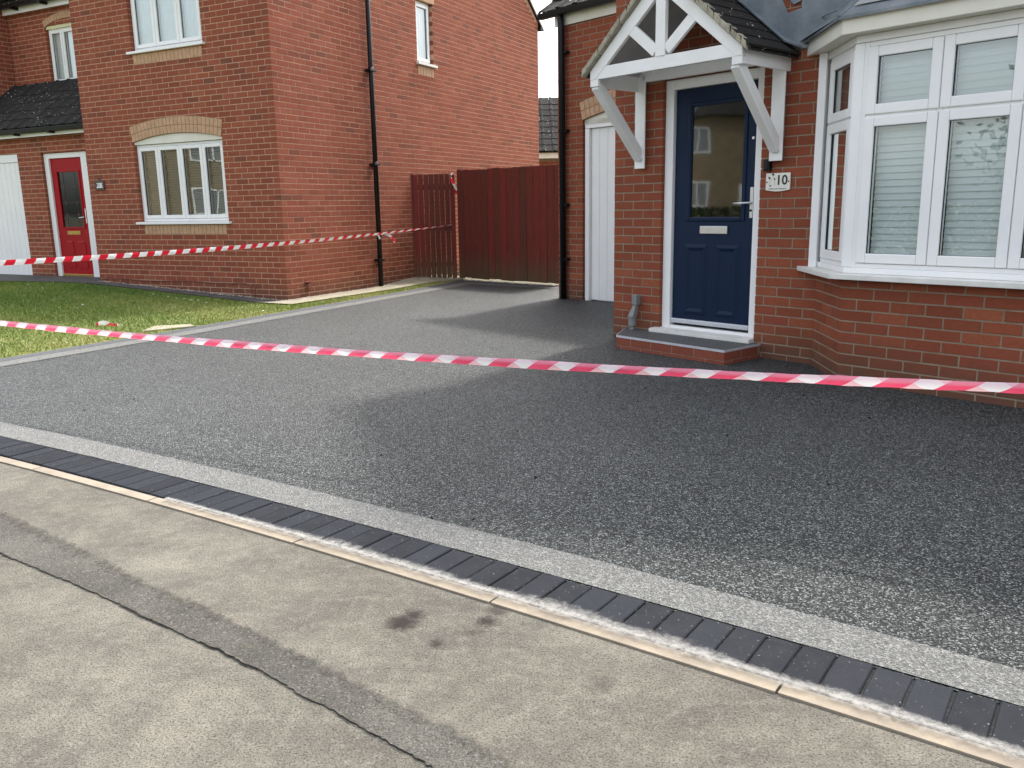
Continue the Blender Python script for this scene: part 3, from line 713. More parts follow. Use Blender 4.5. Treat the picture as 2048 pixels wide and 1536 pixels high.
# daisies, leaf, pebbles
dm=MB()
for (x,y) in [(-4.9,11.55),(-4.62,11.35),(-4.45,11.2),(-4.33,11.15),(-4.2,11.05),(-4.12,11.08),(-3.95,10.9),(-6.6,11.9),(-7.2,12.6),(-3.0,10.15),(-5.2,10.2)]:
    z=lawn_h(x,y)+.035; r=.016; k=7
    dm.add([(x,y,z+.004)]+[(x+r*math.cos(6.283*i/k),y+r*math.sin(6.283*i/k),z) for i in range(k)],[(0,1+i,1+(i+1)%k) for i in range(k)])
dm.build('daisies',M['petal'],org=(0,0,GZ),label='tiny white daisies scattered in the lawn near the house path',cat='flowers',kind='stuff')
pb_=MB()
def pebble(x,y,z,r):
    k=5; vs=[(x,y,z+r*.8)]+[(x+r*random.uniform(.7,1.2)*math.cos(6.283*i/k),y+r*random.uniform(.7,1.2)*math.sin(6.283*i/k),z+r*.2) for i in range(k)]
    pb_.add(vs,[(0,1+i,1+(i+1)%k) for i in range(k)],random.random())
for i in range(900):
    if random.random()<.45: s=random.uniform(-11.8,-8.1); p=wl(s,8.8-abs(random.gauss(.04,.035))-.01)
    else: yy=random.uniform(8.7,11.9); p=wl(-8.03+abs(random.gauss(.03,.03))+.01,yy)
    pebble(*p,lawn_h(*p)+.016,random.uniform(.006,.016))
for (s,y,r) in ((-9.3,8.66,.035),(-9.15,8.66,.03),(-9.75,8.7,.03)): p=wl(s,y); pebble(*p,lawn_h(*p)+.016,r)
pb_.build('pebbles',M['gravel'],org=(0,0,GZ),label='loose pale pebbles along the foot of the left house walls',cat='gravel',kind='stuff')
st=MB(); st.prism([(-3.82,8.62,GZ+.014),(-3.86,9.02,GZ+.014),(-3.50,9.12,GZ+.014),(-3.40,8.98,GZ+.014)],(0,0,.02))
st.build('stone_slab',M['slab'],org=(-3.6,8.9,GZ),bev=.006,label='small beige stone slab set in the lawn beside the driveway edge',cat='slab')

# ================================================================== HOUSE with the navy door (frame: x=s along facade, y=distance)
H=thing('brick_house','near red brick house with navy door, white porch canopy and bay window','house',A10,(-5.22,5.87,GZ))
w10=Wall(A10); zl10=.11
YF=5.87; YG=8.0; YB=5.43
DOOR=(-4.685,-3.725,-1.10,1.02)
w10.face((-5.22,YF),(1,0),2.0+.0,-1.30,1.90,zl10,[(DOOR[0]+5.22,DOOR[1]+5.22,DOOR[2],DOOR[3])],phase=0)
w10.face((-3.22,YF),(1,0),6.2,1.04,1.90,zl10,[],phase=.05)
w10.face((-5.22,YF),(1,0),8.2,1.90,3.15,zl10,[],phase=0,dens=False)
q=math.sqrt(.5)
w10.face((-3.22,YF),(q,-q),.62,-1.30,-.505,zl10,[],phase=.03)
w10.face((-3.22+.4385,YF-.4385),(1,0),2.0,-1.30,-.505,zl10,[],phase=.0)
w10.face((-.7815,YB),(q,q),.62,-1.30,-.505,zl10,[],phase=.0)
w10.face((-.343,YF),(1,0),3.3,-1.3,1.04,zl10,[],phase=0)
w10.face((-5.22,YG),(0,-1),YG-YF,-1.3,3.15,zl10,[],phase=.0,dens=False)
GAR=(-7.66,-5.30,-1.25,1.20)
w10.face((-8.10,YG),(1,0),2.9,-1.30,2.30,zl10,[(GAR[0]+8.10,GAR[1]+8.10,GAR[2],GAR[3])],phase=.0)
# hidden sides close the volumes
for (a,b,L,t) in (((-8.10,13.5),(0,-1),5.5,2.3),((3.0,YF),(0,1),8.0,3.15),((3.0,13.9),(-1,0),8.3,3.15)): w10.face(a,b,L,-1.3,t,zl10,dens=False)
W10=w10.finish(H,M['brick10'],M['mortar10'])
ab=arch(W10,-6.48,1.06,1.18,.14,YG,2,M['buff'],n=31); ab.build('arch_mortar',M['mortarbuff'],W10)
# garage door
tympanum(-6.48,1.06,1.17,.138,YG+.03,1.0).build('garage_door_head',M['cream'],H)
gd=MB(); gd.box(-7.645,-7.575,YG+.03,YG+.10,-1.22,.955); gd.box(-5.38,-5.31,YG+.03,YG+.10,-1.22,.955); gd.box(-7.645,-5.31,YG+.03,YG+.10,.958,1.06)
gf=gd.build('garage_door',M['upvc'],H,bev=.004,label='white ribbed garage door set back behind the brick pier')
for i in range(16):
    a=-7.572+.1372*i
    m_=MB(); m_.box(a+.002,a+.1352,YG+.075,YG+.10,-1.20,.955); m_.build('panel_board',M['upvc'],gf,bev=.004)
MB().box(-7.5,-5.4,YG+.105,YG+.11,-1.25,1.1).build('door_backing',M['upvc'],gf)
# front door set
fy=YF+.035
fr=MB(); fr.box(-4.683,-4.598,fy,fy+.07,-1.095,1.015); fr.box(-3.80,-3.727,fy,fy+.07,-1.095,1.015); fr.box(-4.5975,-3.8005,fy,fy+.07,.935,1.015)
fr.box(-4.5975,-3.8005,fy+.005,fy+.07,-1.095,-1.035)
DR=fr.build('door',M['upvc'],H,bev=.005,label='navy blue glazed front door in a white frame')
leaf=MB(); ly=fy+.03; X0,X1,Z0,Z1=-4.590,-3.808,-1.012,.928; G0,G1,GB,GT=-4.43,-3.925,-.105,.785
for bx_ in ((X0,G0,Z0,Z1),(G1,X1,Z0,Z1),(G0,G1,GT,Z1),(G0,G1,Z0,GB)): leaf.box(bx_[0],bx_[1],ly,ly+.04,bx_[2],bx_[3])
leaf.build('door_leaf',M['blue'],DR)
gl=MB(); frame_ring(gl,G0-.035,G1+.035,GB-.035,GT+.035,.035,ly-.012,ly+.01); gl.build('glazing_bead',M['blue'],DR,bev=.008)
MB().add([(G0,ly+.01,GB),(G1,ly+.01,GB),(G1,ly+.01,GT),(G0,ly+.01,GT)],[(0,1,2,3)]).build('pane',M['glassdoor'],DR)
MB().box(G0-.02,G1+.02,ly+.045,ly+.05,GB-.02,GT+.02).build('pane_backing',simple('obscured_glass_backing',(.055,.052,.043),(.035,.035,.028),2,.4),DR)
for (a,b) in ((-4.47,-4.24),(-4.16,-3.93)):
    for (c0,c1) in ((-.93,-.33),):
        pn=MB(); w=.028
        o=[(a,c0),(b,c0),(b,c1),(a,c1)]; i_=[(a+w,c0+w),(b-w,c0+w),(b-w,c1-w),(a+w,c1-w)]; i2=[(a+2*w,c0+2*w),(b-2*w,c0+2*w),(b-2*w,c1-2*w),(a+2*w,c1-2*w)]
        vs=[(x,ly-.001,z) for x,z in o]+[(x,ly-.013,z) for x,z in i_]+[(x,ly-.002,z) for x,z in i2]
        pn.add(vs,[(k,(k+1)%4,4+(k+1)%4,4+k) for k in range(4)]+[(4+k,4+(k+1)%4,8+(k+1)%4,8+k) for k in range(4)]+[(8,9,10,11)]); pn.build('raised_panel',M['blue'],DR)
MB().box(-4.315,-4.045,ly-.014,ly-.002,-.242,-.178).build('letter_plate',M['chrome'],DR,bev=.004)
MB().box(X0,X1,ly-.028,ly-.001,-1.012,-.972).build('weather_bar',M['silvermatt'],DR,bev=.008)
hd=MB(); hd.box(-3.845,-3.815,ly-.012,ly-.001,-.115,.125); hh=hd.build('handle_plate',M['chrome'],DR,bev=.004)
hl=MB(); hl.tube([(-3.83,ly-.010,.005),(-3.83,ly-.05,.005),(-3.845,ly-.058,.005),(-3.965,ly-.058,-.002)],.009,8); hl.build('lever',M['chrome'],DR,smooth=True)
MB().tube([(-3.83,ly-.018,-.055),(-3.83,ly-.010,-.055)],.010,10).build('key_cylinder',M['blackpl'],DR)
MB().tube([(-3.835,ly-.012,.50),(-3.835,ly,.50)],.011,10).build('spy_hole',M['chrome'],DR)
sillp=MB(); sillp.prism([(-4.74,YF-.075,-1.098),(-4.74,YF+.09,-1.098),(-4.74,YF+.09,-1.055),(-4.74,YF-.075,-1.066)],(1.02,0,0)); sillp.build('door_sill',M['stonecap'],DR,bev=.004)
MB().box(-4.70,-3.70,YF+.106,YF+.12,-1.2,1.05).build('door_backing',M['dark'],DR)
# bay window: sill, frame, fascia, lead roof
def bayline(d,s0=-3.22,e=-.343): # offset polyline of bay plan, d outward
    k=d*math.tan(math.radians(22.5)); c=d*math.sqrt(2)
    return [(s0-c,YF),(-2.7815-k,YB-d),(-.7815+k,YB-d),(e+c,YF)]
def bayring(d0,d1,z0,z1,name,mat,root,bev=.003,zo=0):
    A,B=bayline(d0),bayline(d1); mb=MB()
    for i in range(3): mb.prism([(*A[i],z0),(*A[i+1],z0),(*B[i+1],z0),(*B[i],z0)],(0,0,z1-z0))
    return mb.build(name,mat,root,bev=bev)
BW=bayring(-.10,.005,.985,1.03,'bay_window',M['upvc'],H); BW['label']='white bay window with top lights and pale blinds'
bayring(-.10,.11,-.503,-.468,'window_sill',M['stonecap'],BW,bev=.004)
bayring(-.10,.0,-.467,-.43,'frame_base',M['upvc'],BW)
for (cx_,cy_) in (bayline(-.035)[1],bayline(-.035)[2]): MB().box(cx_-.035,cx_+.035,cy_-.03,cy_+.045,-.43,.985).build('corner_post',M['upvc'],BW,bev=.01)
MB().box(-3.262,-3.20,YF-.045,YF+.03,-.47,1.03).build('side_jamb',M['upvc'],BW,bev=.006)
window(H,-2.735,-.83,-.43,.985,YB+.012,[-2.245,-1.785,-1.31],M['blind'],'slat',trans=.535,fw=.03,sw=.062,name='bay_front_lights')
def XL(a,y,z): # left splay
    p=Vector((-3.22,YF))+Vector((q,-q))*a; n_=Vector((q,q)); return (p.x+n_.x*(y-.0),p.y+n_.y*(y-.0),z)
window(H,.0+.045,.60,-.43,.985,.012,[],M['brownblind'],'curtain',X=XL,trans=.535,fw=.03,sw=.062,name='bay_side_light')
def XR(a,y,z):
    p=Vector((-.7815,YB))+Vector((q,q))*a; n_=Vector((-q,q)); return (p.x+n_.x*y,p.y+n_.y*y,z)
window(H,.02,.575,-.43,.985,.012,[],M['blind'],'curtain',X=XR,trans=.535,fw=.03,sw=.062,name='bay_side_light')
MB().prism([(*p_,1.046) for p_ in bayline(-.02)],(0,0,.01)).build('bay_ceiling',M['upvc'],H)
A=bayline(-.3); B=bayline(-.29)
rm=MB(); pts=[(-3.15,YF+.12),(-2.85,YF-.18),(-.75,YF-.18),(-.45,YF+.12)]
MB().prism([(-3.2,YF+.10,-.9),(-.3,YF+.10,-.9),(-.3,YF+2.2,-.9),(-3.2,YF+2.2,-.9)],(0,0,.02)).build('room_floor',M['dark'],H)
MB().box(-3.3,-.2,YF+2.2,YF+2.22,-1.2,1.2).build('room_wall',M['dark'],H)
FX=bayline(.115); 
bayring(.085,.115,1.03,1.135,'bay_fascia',M['cream'],H)
bayring(-.25,.0845,1.032,1.045,'bay_soffit',M['cream'],H)
# lead roof of the bay, hipped back to the wall
R0=bayline(.145); zt=1.60
top=[(-3.30,YF-.005),(-2.62,YF-.02),(-.95,YF-.02),(-.25,YF-.005)]
ld=MB()
low0=[(*R0[0],1.137),(*R0[1],1.137),(*R0[2],1.137),(*R0[3],1.137)]
dn=[(x,y,z-.055) for x,y,z in low0]; hi=[(*top[1],zt),(*top[2],zt)]
lw=[(low0[0][0]-.02,YF-.012,1.14),low0[1],low0[2],low0[3]]
ld.add([lw[0],lw[1],hi[0]],[(0,1,2)]); ld.add([lw[1],lw[2],hi[1],hi[0]],[(0,1,2,3)]); ld.add([lw[2],lw[3],hi[1]],[(0,1,2)])
for i in range(3): ld.add([low0[i],low0[i+1],(*R0[i+1],1.118),(*R0[i],1.118)],[(0,1,2,3)])
LR=ld.build('bay_roof',M['lead'],H)
rb=MB(); rb.tube([lw[1],hi[0]],.012,6); rb.tube([Vector(lw[0])+Vector((.17,0,.14)),Vector(lw[1])+Vector((-.02,.03,.05))],.006,5); rb.build('lead_roll',M['lead'],LR)
ap=MB(); ap.add([(R0[1][0]+.06,R0[1][1]+.06,1.20),(R0[2][0],R0[1][1]+.06,1.20),(R0[2][0],R0[1][1]+.12,1.29),(R0[1][0]+.14,R0[1][1]+.12,1.29)],[(0,1,2,3)]); ap.build('lead_lap',simple('pale_lead',(.26,.27,.27),(.34,.35,.345),4,.6),LR)
# ---- porch canopy
CY=5.24; CX0,CX1=-4.93,-3.505; CM=(CX0+CX1)/2; SL=.86; zb=1.06; RZ=zb+SL*(CM-CX0)
cn=MB()
cn.box(CX0+.02,CX1-.02,CY+.0,CY+.035,.995,1.088)        # tie beam
cn.box(CX0,CX0+.085,CY-.001,CY+.036,.943,.9945); cn.box(CX1-.085,CX1,CY-.001,CY+.036,.943,.9945)
CN=cn.build('canopy',M['whitewood'],H,bev=.003,label='white timber porch canopy over the navy door')
def barge(sg):
    x0=CX0 if sg>0 else CX1
    return [(x0,CY-.004,.995),(x0,CY-.004,zb),(CM,CY-.004,RZ),(CM,CY-.004,RZ-.135),(x0+sg*.165,CY-.004,1.088),(x0+sg*.05,CY-.004,.995)]
for sg in(1,-1): MB().prism(barge(sg),(0,.034,0)).build('barge_board',M['whitewood'],CN,bev=.003)
kp=MB(); kp.box(CM-.045,CM+.045,CY-.007,CY+.03,1.086,RZ-.05); kp.build('king_post',M['whitewood'],CN,bev=.003)
for sg in(1,-1): MB().beam((CM+sg*.05,CY+.014,1.125),(CM+sg*.36,CY+.014,1.375),.030,.082,up=(0,0,1)).build('strut',M['whitewood'],CN,bev=.003)
for x0,x1 in((CX0,CX0+.022),(CX1-.022,CX1)): MB().box(x0,x1,CY+.037,YF-.001,.945,1.10).build('side_fascia',M['whitewood'],CN,bev=.003)
MB().box(CX0+.023,CX1-.023,YF-.04,YF-.002,1.02,1.13).build('wall_plate',M['whitewood'],CN)
MB().box(CX0+.023,CX1-.023,CY+.056,YF-.002,1.105,1.115).build('canopy_ceiling',M['soffitgrey'],CN) if False else None
for sg in(1,-1): # boarded underside
    x0=CX0 if sg>0 else CX1
    MB().prism([(x0,CY+.04,zb-.015),(CM,CY+.04,RZ-.03),(CM,YF-.002,RZ-.03),(x0,YF-.002,zb-.015)],(0,0,.012)).build('roof_lining',M['soffitgrey'],CN)
    MB().beam((x0+sg*.05,YF-.03,zb+.0),(CM,YF-.03,RZ-.07),.05,.09).build('wall_rafter',M['whitewood'],CN)
for (x0,x1) in((-4.945,-4.835),(-3.625,-3.515)):
    MB().box(x0,x1,YF-.055,YF-.041,.31,1.08).build('wall_post',M['whitewood'],CN,bev=.004)
    xm=(x0+x1)/2; br=MB().beam((xm,YF-.05,.40),(xm,CY+.035,.955),.07,.085,up=(0,0,1)); br.build('brace',M['whitewood'],CN,bev=.004)
pitch=math.atan(SL)
for sg in(1,-1):
    x0=(CX0-.055) if sg>0 else (CX1+.055)
    rf=MB().prism([(x0,CY-.02,zb+.0-.055*SL+.01),(CM,CY-.02,RZ+.01),(CM,YF-.003,RZ+.01),(x0,YF-.003,zb-.055*SL+.01)],(0,0,.02)).build('canopy_slope',M['tile'],CN)
    # mortar verge, lumpy
    vm=MB(); k=12; cuts=[0]+sorted(i/k+random.uniform(-.03,.03) for i in range(1,k))+[1]
    for i in range(k):
        t0,t1=cuts[i],cuts[i+1]-random.choice((.001,.003,.006)); p0=Vector((x0,0,zb-.055*SL+.04)).lerp(Vector((CM,0,RZ+.04)),t0); p1=Vector((x0,0,zb-.055*SL+.04)).lerp(Vector((CM,0,RZ+.04)),t1)
        j=random.uniform(-.004,.006)
        vm.prism([(p0.x,CY-.05+j,p0.z-.034),(p1.x,CY-.05+j,p1.z-.034),(p1.x,CY-.046+j,p1.z+.022+j),(p0.x,CY-.046+j,p0.z+.022)],(0,.06,0))
    vm.build('verge_mortar',M['verge'],CN,bev=.006)
    wdt=(YF-CY+.04)/2
    if sg<0: tiles_args=((x0+.01,YF-.0,zb-.055*SL+.03),(0,-1))
HT=CN
def slope_tiles(sg):
    x0=(CX0-.065) if sg>0 else (CX1+.065); up=Vector((sg*math.cos(pitch),0,math.sin(pitch))); xd=Vector((0,-1,0)) if sg>0 else Vector((0,1,0))
    y0=YF-.002 if sg>0 else CY-.042
    tl=.06; upt=Vector((sg*math.cos(pitch-tl),0,math.sin(pitch-tl))); nz=xd.cross(upt); 
    if nz.z<0: nz=-nz
    R=Matrix((xd,upt,nz)).transposed()
    for r in range(8):
        for c in range(2):
            g=.125; ww=(YF-CY+.04)/2
            qq=Vector((x0,y0,zb-.065*SL+.035))+up*(g*r)+xd*(ww*c)+nz*.006
            o=place('tile',FLAT,CN,qq,rot=R.to_euler()); 
FLATb=MB().box(0,.334,0,.19 ,0,.020); FLAT=rawmesh('canopy_tile',FLATb.v,FLATb.f,M['tile'],.003)
slope_tiles(1); slope_tiles(-1)
# stepped lead flashing on the wall between canopy and bay roofs
fl=MB(); fy2=YF-.006
fl.prism([(-3.47,fy2,1.075),(-4.14,fy2,1.66),(-3.70,fy2,1.72),(-3.62,fy2,1.50),(-3.545,fy2,1.352),(-3.435,fy2,1.368),(-3.415,fy2,1.10)],(0,-.010,0))
FLS=fl.build('lead_flashing',M['lead'],H,bev=.003,label='stepped lead flashing between canopy and bay roofs')
f2=MB(); f2.prism([(-3.418,fy2-.002,1.09),(-3.437,fy2-.002,1.40),(-3.42,fy2-.002,1.50),(-3.47,fy2-.002,1.62),(-3.40,fy2-.002,1.72),(-2.5,fy2-.002,1.72),(-3.1,fy2-.002,1.20),(-3.30,fy2-.002,1.08)],(0,-.012,0)); f2.build('lead_step',M['lead'],FLS,bev=.003)
f3=MB(); f3.prism([(-3.56,fy2-.004,1.46),(-3.50,fy2-.004,1.40),(-3.445,fy2-.004,1.415),(-3.47,fy2-.004,1.49),(-3.60,fy2-.004,1.60)],(0,-.008,0)); f3.build('lead_step',M['lead'],FLS,bev=.002)
ev=MB(); ev.prism([(-4.0,YF-.012,1.55),(-3.47,YF-.012,1.095),(-3.41,YF-.014,1.085),(-3.42,YF-.11,1.10),(-3.50,YF-.12,1.135),(-4.02,YF-.12,1.585)],(0,-.004,.012)); ev.build('lead_soaker',M['lead'],FLS)
# main and garage roofs
mr=MB(); ez=3.16; ax_=-3.70; az=ez+.80*(ax_+5.42)
for (xa,xb) in((-5.42,ax_),(-1.98,ax_)): mr.prism([(xa,YF-.12,ez),(xb,YF-.12,az),(xb,14.0,az),(xa,14.0,ez)],(0,0,.06))
mr.prism([(-5.22,YF+.02,2.9),(-5.22,YF+.02,ez+.16),(ax_,YF+.02,az),(-2.2,YF+.02,ez+.16),(-2.2,YF+.02,2.9)],(0,.05,0)); mr.prism([(-5.22,13.9,2.9),(ax_,13.9,az),(-2.2,13.9,2.9)],(0,.05,0))
mr.prism([(-2.0,YF-.12,ez),(3.3,YF-.12,ez),(3.3,9.9,5.6),(-2.0,9.9,5.6)],(0,0,.05)); mr.prism([(-2.0,14.2,ez),(3.3,14.2,ez),(3.3,9.9,5.6),(-2.0,9.9,5.6)],(0,0,.05))
mr.prism([(2.98,YF,ez),(2.98,13.9,ez),(2.98,9.9,5.58)],(.05,0,0))
mr.build('main_roof',M['tile'],H)
gz=2.36; gp=math.radians(35); run=2.8
gr_=MB(); gr_.prism([(-8.28,YG-.10,gz),(-5.22,YG-.10,gz),(-5.22,YG+run,gz+(run+.1)*math.tan(gp)),(-8.28,YG+run,gz+(run+.1)*math.tan(gp))],(0,0,.02)); gr_.prism([(-8.28,YG+2*run+.1,gz),(-5.22,YG+2*run+.1,gz),(-5.22,YG+run,gz+(run+.1)*math.tan(gp)),(-8.28,YG+run,gz+(run+.1)*math.tan(gp))],(0,0,.02))
gr_.prism([(-8.09,YG,2.3),(-8.09,YG+5.5,2.3),(-8.09,YG+run,2.3+run*math.tan(gp))],(.02,0,0))
GRF=gr_.build('garage_roof',M['tile'],H,label='dark tiled roof over the set-back garage')
tiles(GRF,(-8.30,YG-.13,gz+.012),(1,0),(0,1),gp,10,4)
MB().box(-8.12,-5.225,YG-.028,YG-.008,2.225,2.37).build('fascia_board',M['cream'],GRF)
MB().prism([(-8.32,YG-.155,2.40),(-8.32,YG-.14,2.335),(-8.32,YG-.06,2.335),(-8.32,YG-.045,2.40)],(3.07,0,0)).build('gutter',M['blackpl'],GRF,bev=.008)
dp=MB(); dp.tube([(-7.955,YG-.095,2.345),(-7.955,YG-.075,2.15),(-7.955,YG-.06,-1.20)],.041,12)
DP=dp.build('downpipe',M['blackpl'],H,smooth=True,label='black round downpipe beside the set-back garage')
for z in(1.9,.95,.02,-.68): MB().box(-8.02,-7.88,YG-.075,YG-.001,z-.016,z+.016).build('pipe_clip',M['blackpl'],DP,bev=.004)

# doorstep
ds=thing('doorstep','low brick doorstep with grey resin tread and pale edge trim','step',A10,(-4.3,5.6,GZ))
stp=[(-5.06,5.868),(-4.80,5.44),(-3.675,5.40),(-3.66,5.868)]
mm=MB(); ins=[(-5.058,5.868),(-4.798,5.4425),(-3.677,5.4025),(-3.6625,5.868)]; mm.prism([(*p,GZ-.02) for p in ins],(0,0,.128)); mm.build('mortar_core',M['mortar10'],ds)
tr=MB(); tr.prism([(*p,-1.112) for p in stp],(0,0,.016)); tr.build('tread',M['treadgrey'],ds)
ed=MB()
for i in range(3):
    a,b=Vector(stp[i]),Vector(stp[i+1]); dd=(b-a).normalized(); nn=Vector((dd.y,-dd.x))*.004
    ed.prism([(a.x+nn.x,a.y+nn.y,-1.1135),(b.x+nn.x,b.y+nn.y,-1.1135),(b.x-nn.x*.2,b.y-nn.y*.2,-1.1135),(a.x-nn.x*.2,a.y-nn.y*.2,-1.1135)],(0,0,.0185))
ed.build('edge_trim',M['silvermatt'],ds)
M['brickstep']=brickmat('red_step_brick',[(.36,.085,.05),(.28,.07,.042),(.32,.08,.048),(.26,.06,.038)],.25)
bmesh_brick=boxmesh('brick',.215,.1,.065,M['brickstep'],.002)
for i in range(3):
    a,b=Vector(stp[i]),Vector(stp[i+1]); L=(b-a).length; dd=(b-a)/L; nn=Vector((dd.y,-dd.x))
    for k,(zc,h) in enumerate(((-1.148,.065),(-1.217,.062))):
        for (l,r) in courses(0,L,k,0. if i!=1 else .06):
            if r-l<.02: continue
            c=a+dd*((l+r)/2)-nn*(.05-.0015); place('brick',bmesh_brick,ds,(c.x,c.y,zc),math.atan2(dd.y,dd.x),((r-l)/.215,1,h/.065))
# grey soil-pipe fitting by the door
sp_=thing('drain_fitting','grey plastic pipe connector standing against the brick pier by the step','pipe',A10,(-4.925,5.80,-1.13))
MB().tube([(-4.925,5.79,-1.13),(-4.925,5.79,-1.06)],.024,12).build('pipe_stub',M['greypl'],sp_,smooth=True)
MB().tube([(-4.925,5.79,-1.06),(-4.925,5.79,-.985),(-4.925,5.79,-.98)],[.036,.036,.033],16).build('socket',M['greypl'],sp_,smooth=False)
MB().prism([(-4.961,5.755,-.985),(-4.961,5.825,-.985),(-4.891,5.825,-.985),(-4.891,5.755,-.985)],(0,0,.002)).build('collar',M['greypl'],sp_)
tp=MB(); lo=[(-4.959,5.757),(-4.891,5.757),(-4.891,5.823),(-4.959,5.823)]; hi_=[(-4.925,5.795),(-4.891,5.795),(-4.891,5.84),(-4.925,5.84)]
tp.add([(*p,-.983) for p in lo]+[(*p,-.875) for p in hi_],[(0,1,5,4),(1,2,6,5),(2,3,7,6),(3,0,4,7),(3,2,1,0),(4,5,6,7)]); tp.build('taper',M['greypl'],sp_,bev=.008)
MB().prism([(-4.937,5.79,-.875),(-4.880,5.79,-.875),(-4.880,5.85,-.875),(-4.937,5.85,-.875)],(0,0,.088)).build('top_socket',M['greypl'],sp_,bev=.006)
MB().tube([(-4.925,5.79,-.99),(-4.925,5.79,-.975)],.0375,16).build('ring_seam',M['greypl'],sp_)
# house number sign 10 and the black door light
sg_=thing('house_number_sign','cream plaque reading 10 on the brickwork right of the navy door','sign',A10,(-3.565,5.866,.155))
k=10; bot=[(-3.665+.205*i/k,5.862,.098-.012*math.sin(math.pi*i/k)) for i in range(k+1)]
MB().prism(bot+[(-3.46,5.862,.222),(-3.665,5.862,.222)],(0,-.006,0)).build('plaque',M['sign'],sg_)
def text(body,size,x,z,y,parent,mat,name,spacing=1.0):
    cu=bpy.data.curves.new(name,'FONT'); cu.body=body; cu.size=size; cu.extrude=.0006; cu.offset=size*.018; cu.align_x='CENTER'; cu.align_y='CENTER'; cu.space_character=spacing; cu.resolution_u=3
    tmp=bpy.data.objects.new('t',cu); SC.collection.objects.link(tmp)
    me=bpy.data.meshes.new_from_object(tmp.evaluated_get(bpy.context.evaluated_depsgraph_get())); bpy.data.objects.remove(tmp)
    me.materials.clear(); me.materials.append(mat); me.name=name
    o=bpy.data.objects.new(name,me); SC.collection.objects.link(o); o.parent=parent; o.location=Vector((x,y,z))-org_of(parent); o.rotation_euler=(math.pi/2,0,0); return o
bpy.context.view_layer.update()
text('10',.100,-3.530,.166,5.8545,sg_,M['black'],'numerals')
text('Holbrook Crescent',.0185,-3.565,.106,5.8545,sg_,M['signgrey'],'street_lettering')
sc_=MB()
for (x,z) in((-3.655,.155),(-3.472,.158)): sc_.tube([(x,5.853,z),(x,5.857,z)],.0055,8)
sc_.build('screws',M['black'],sg_)
mo=MB()
for (x,z,r) in ((-3.640,.192,.006),(-3.634,.183,.007),(-3.628,.188,.005),(-3.610,.213,.007),(-3.600,.210,.007),(-3.604,.216,.005),(-3.594,.180,.006),(-3.588,.176,.005),(-3.622,.130,.006),(-3.630,.126,.004)): mo.tube([(x,5.8548,z),(x,5.857,z)],r,6)
mo.build('floral_dots',M['black'],sg_)
sw_=MB(); pts=[(-3.606+.016*math.sin(t*2.2),5.8552,.210-.085*t) for t in [i/10 for i in range(11)]]; sw_.tube(pts,.0012,4); pts=[(-3.63+.012*math.cos(t*3),5.8552,.18-.05*t) for t in [i/8 for i in range(9)]]; sw_.tube(pts,.001,4); sw_.build('stem_lines',M['signgrey'],sg_)
dl=thing('door_light','small black box light beside the canopy post above the number plaque','light',A10,(-3.645,5.866,.24))
MB().box(-3.672,-3.622,5.82,5.866,.238,.325).build('housing',M['blackpl'],dl,bev=.006)
MB().box(-3.664,-3.630,5.812,5.8195,.25,.312).build('lens',M['blackpl'],dl,bev=.003)

# ================================================================== HOUSE with the red door
T=thing('brick_house','left red brick house with red front door, tall gabled side wall and buff arched windows','house',A12,(-8.03,8.80,GZ))
w12=Wall(A12); zl12=-1.0565; Y1=8.80; YD=9.30; YU=10.2; YE=8.80+8.03
w12.face((-11.85,Y1),(1,0),3.82,-1.30,3.75,zl12,[(-10.79+11.85,-9.01+11.85,-.155,1.11),(-10.62+11.85,-9.22+11.85,2.225,3.40)],phase=0)
APEX=3.75+.74*4.015
gt=lambda a: 3.75+.74*(4.015-abs(a-4.015))
w12.face((-8.03,Y1),(0,1),8.03,-1.30,3.75,zl12,[(3.44,3.93,2.325,3.34)],phase=.0)
# gable triangle bricks (top of the side wall)
w12.face((-8.03,Y1),(0,1),8.03,3.75,3.7501,zl12,[],phase=0,dens=False,top=gt)
for k in range(0,24):
    z0=3.75+.075*k+.0; z0=zl12+.075*(int((3.75-zl12)/.075)+k)+.005
    if z0>4.6: break
    for (l,r) in courses(0,8.03,(int((3.75-zl12)/.075)+k)%2,0.):
        if gt(l)>z0+.065 and gt(r)>z0+.065: w12.br.append((Vector((-8.03-.05,Y1+(l+r)/2,z0+.0325)),r-l,.065,math.pi/2))
w12.face((-16.8,YD),(1,0),5.2,-1.30,1.40,zl12,[(-14.93+.0-2.0+16.8,-14.31+16.8,-1.13,1.035),(-13.68+16.8,-12.54+16.8,-1.09,1.015)],phase=.05)
w12.face((-15.60,YU),(1,0),4.05,1.9,3.62,zl12,[(-14.44+15.60,-13.34+15.60,2.235,3.24)],phase=0)
w12.face((-15.45,YU-1.05),(0,1),1.05,1.2,4.6,zl12,[],phase=0)
w12.face((-17.5,YU-1.05),(1,0),2.05,1.6,4.6,zl12,[],phase=0)
w12.face((-11.85,Y1+3),(0,-1),3.0,-1.3,3.75,zl12,[],dens=False)
w12.face((-8.03,YE),(-1,0),9.4,-1.3,3.75,zl12,[],dens=False); w12.face((-17.4,YE),(0,-1),6.5,-1.3,3.75,zl12,[],dens=False)
W12=w12.finish(T,M['brick12'],M['mortar12'])
arch(W12,-9.90,1.02,.885,.092,Y1,2,M['buff'],n=24).build('arch_mortar',M['mortarbuff'],W12)
tympanum(-9.90,1.02,.883,.09,Y1+.02,.985).build('window_head',M['cream'],T)
window(T,-10.785,-9.015,-.115,.982,Y1+.055,[-10.345,-9.90,-9.455],M['blinddark'],'dark',name='window',label='ground floor four-light white window with olive venetian blinds')
sillbox(T,-10.85,-8.955,Y1-.05,Y1+.10,-.158,-.116,'upvc')
soldiers(W12,-10.72,-9.06,Y1,-.305,-.165,M['buff'])
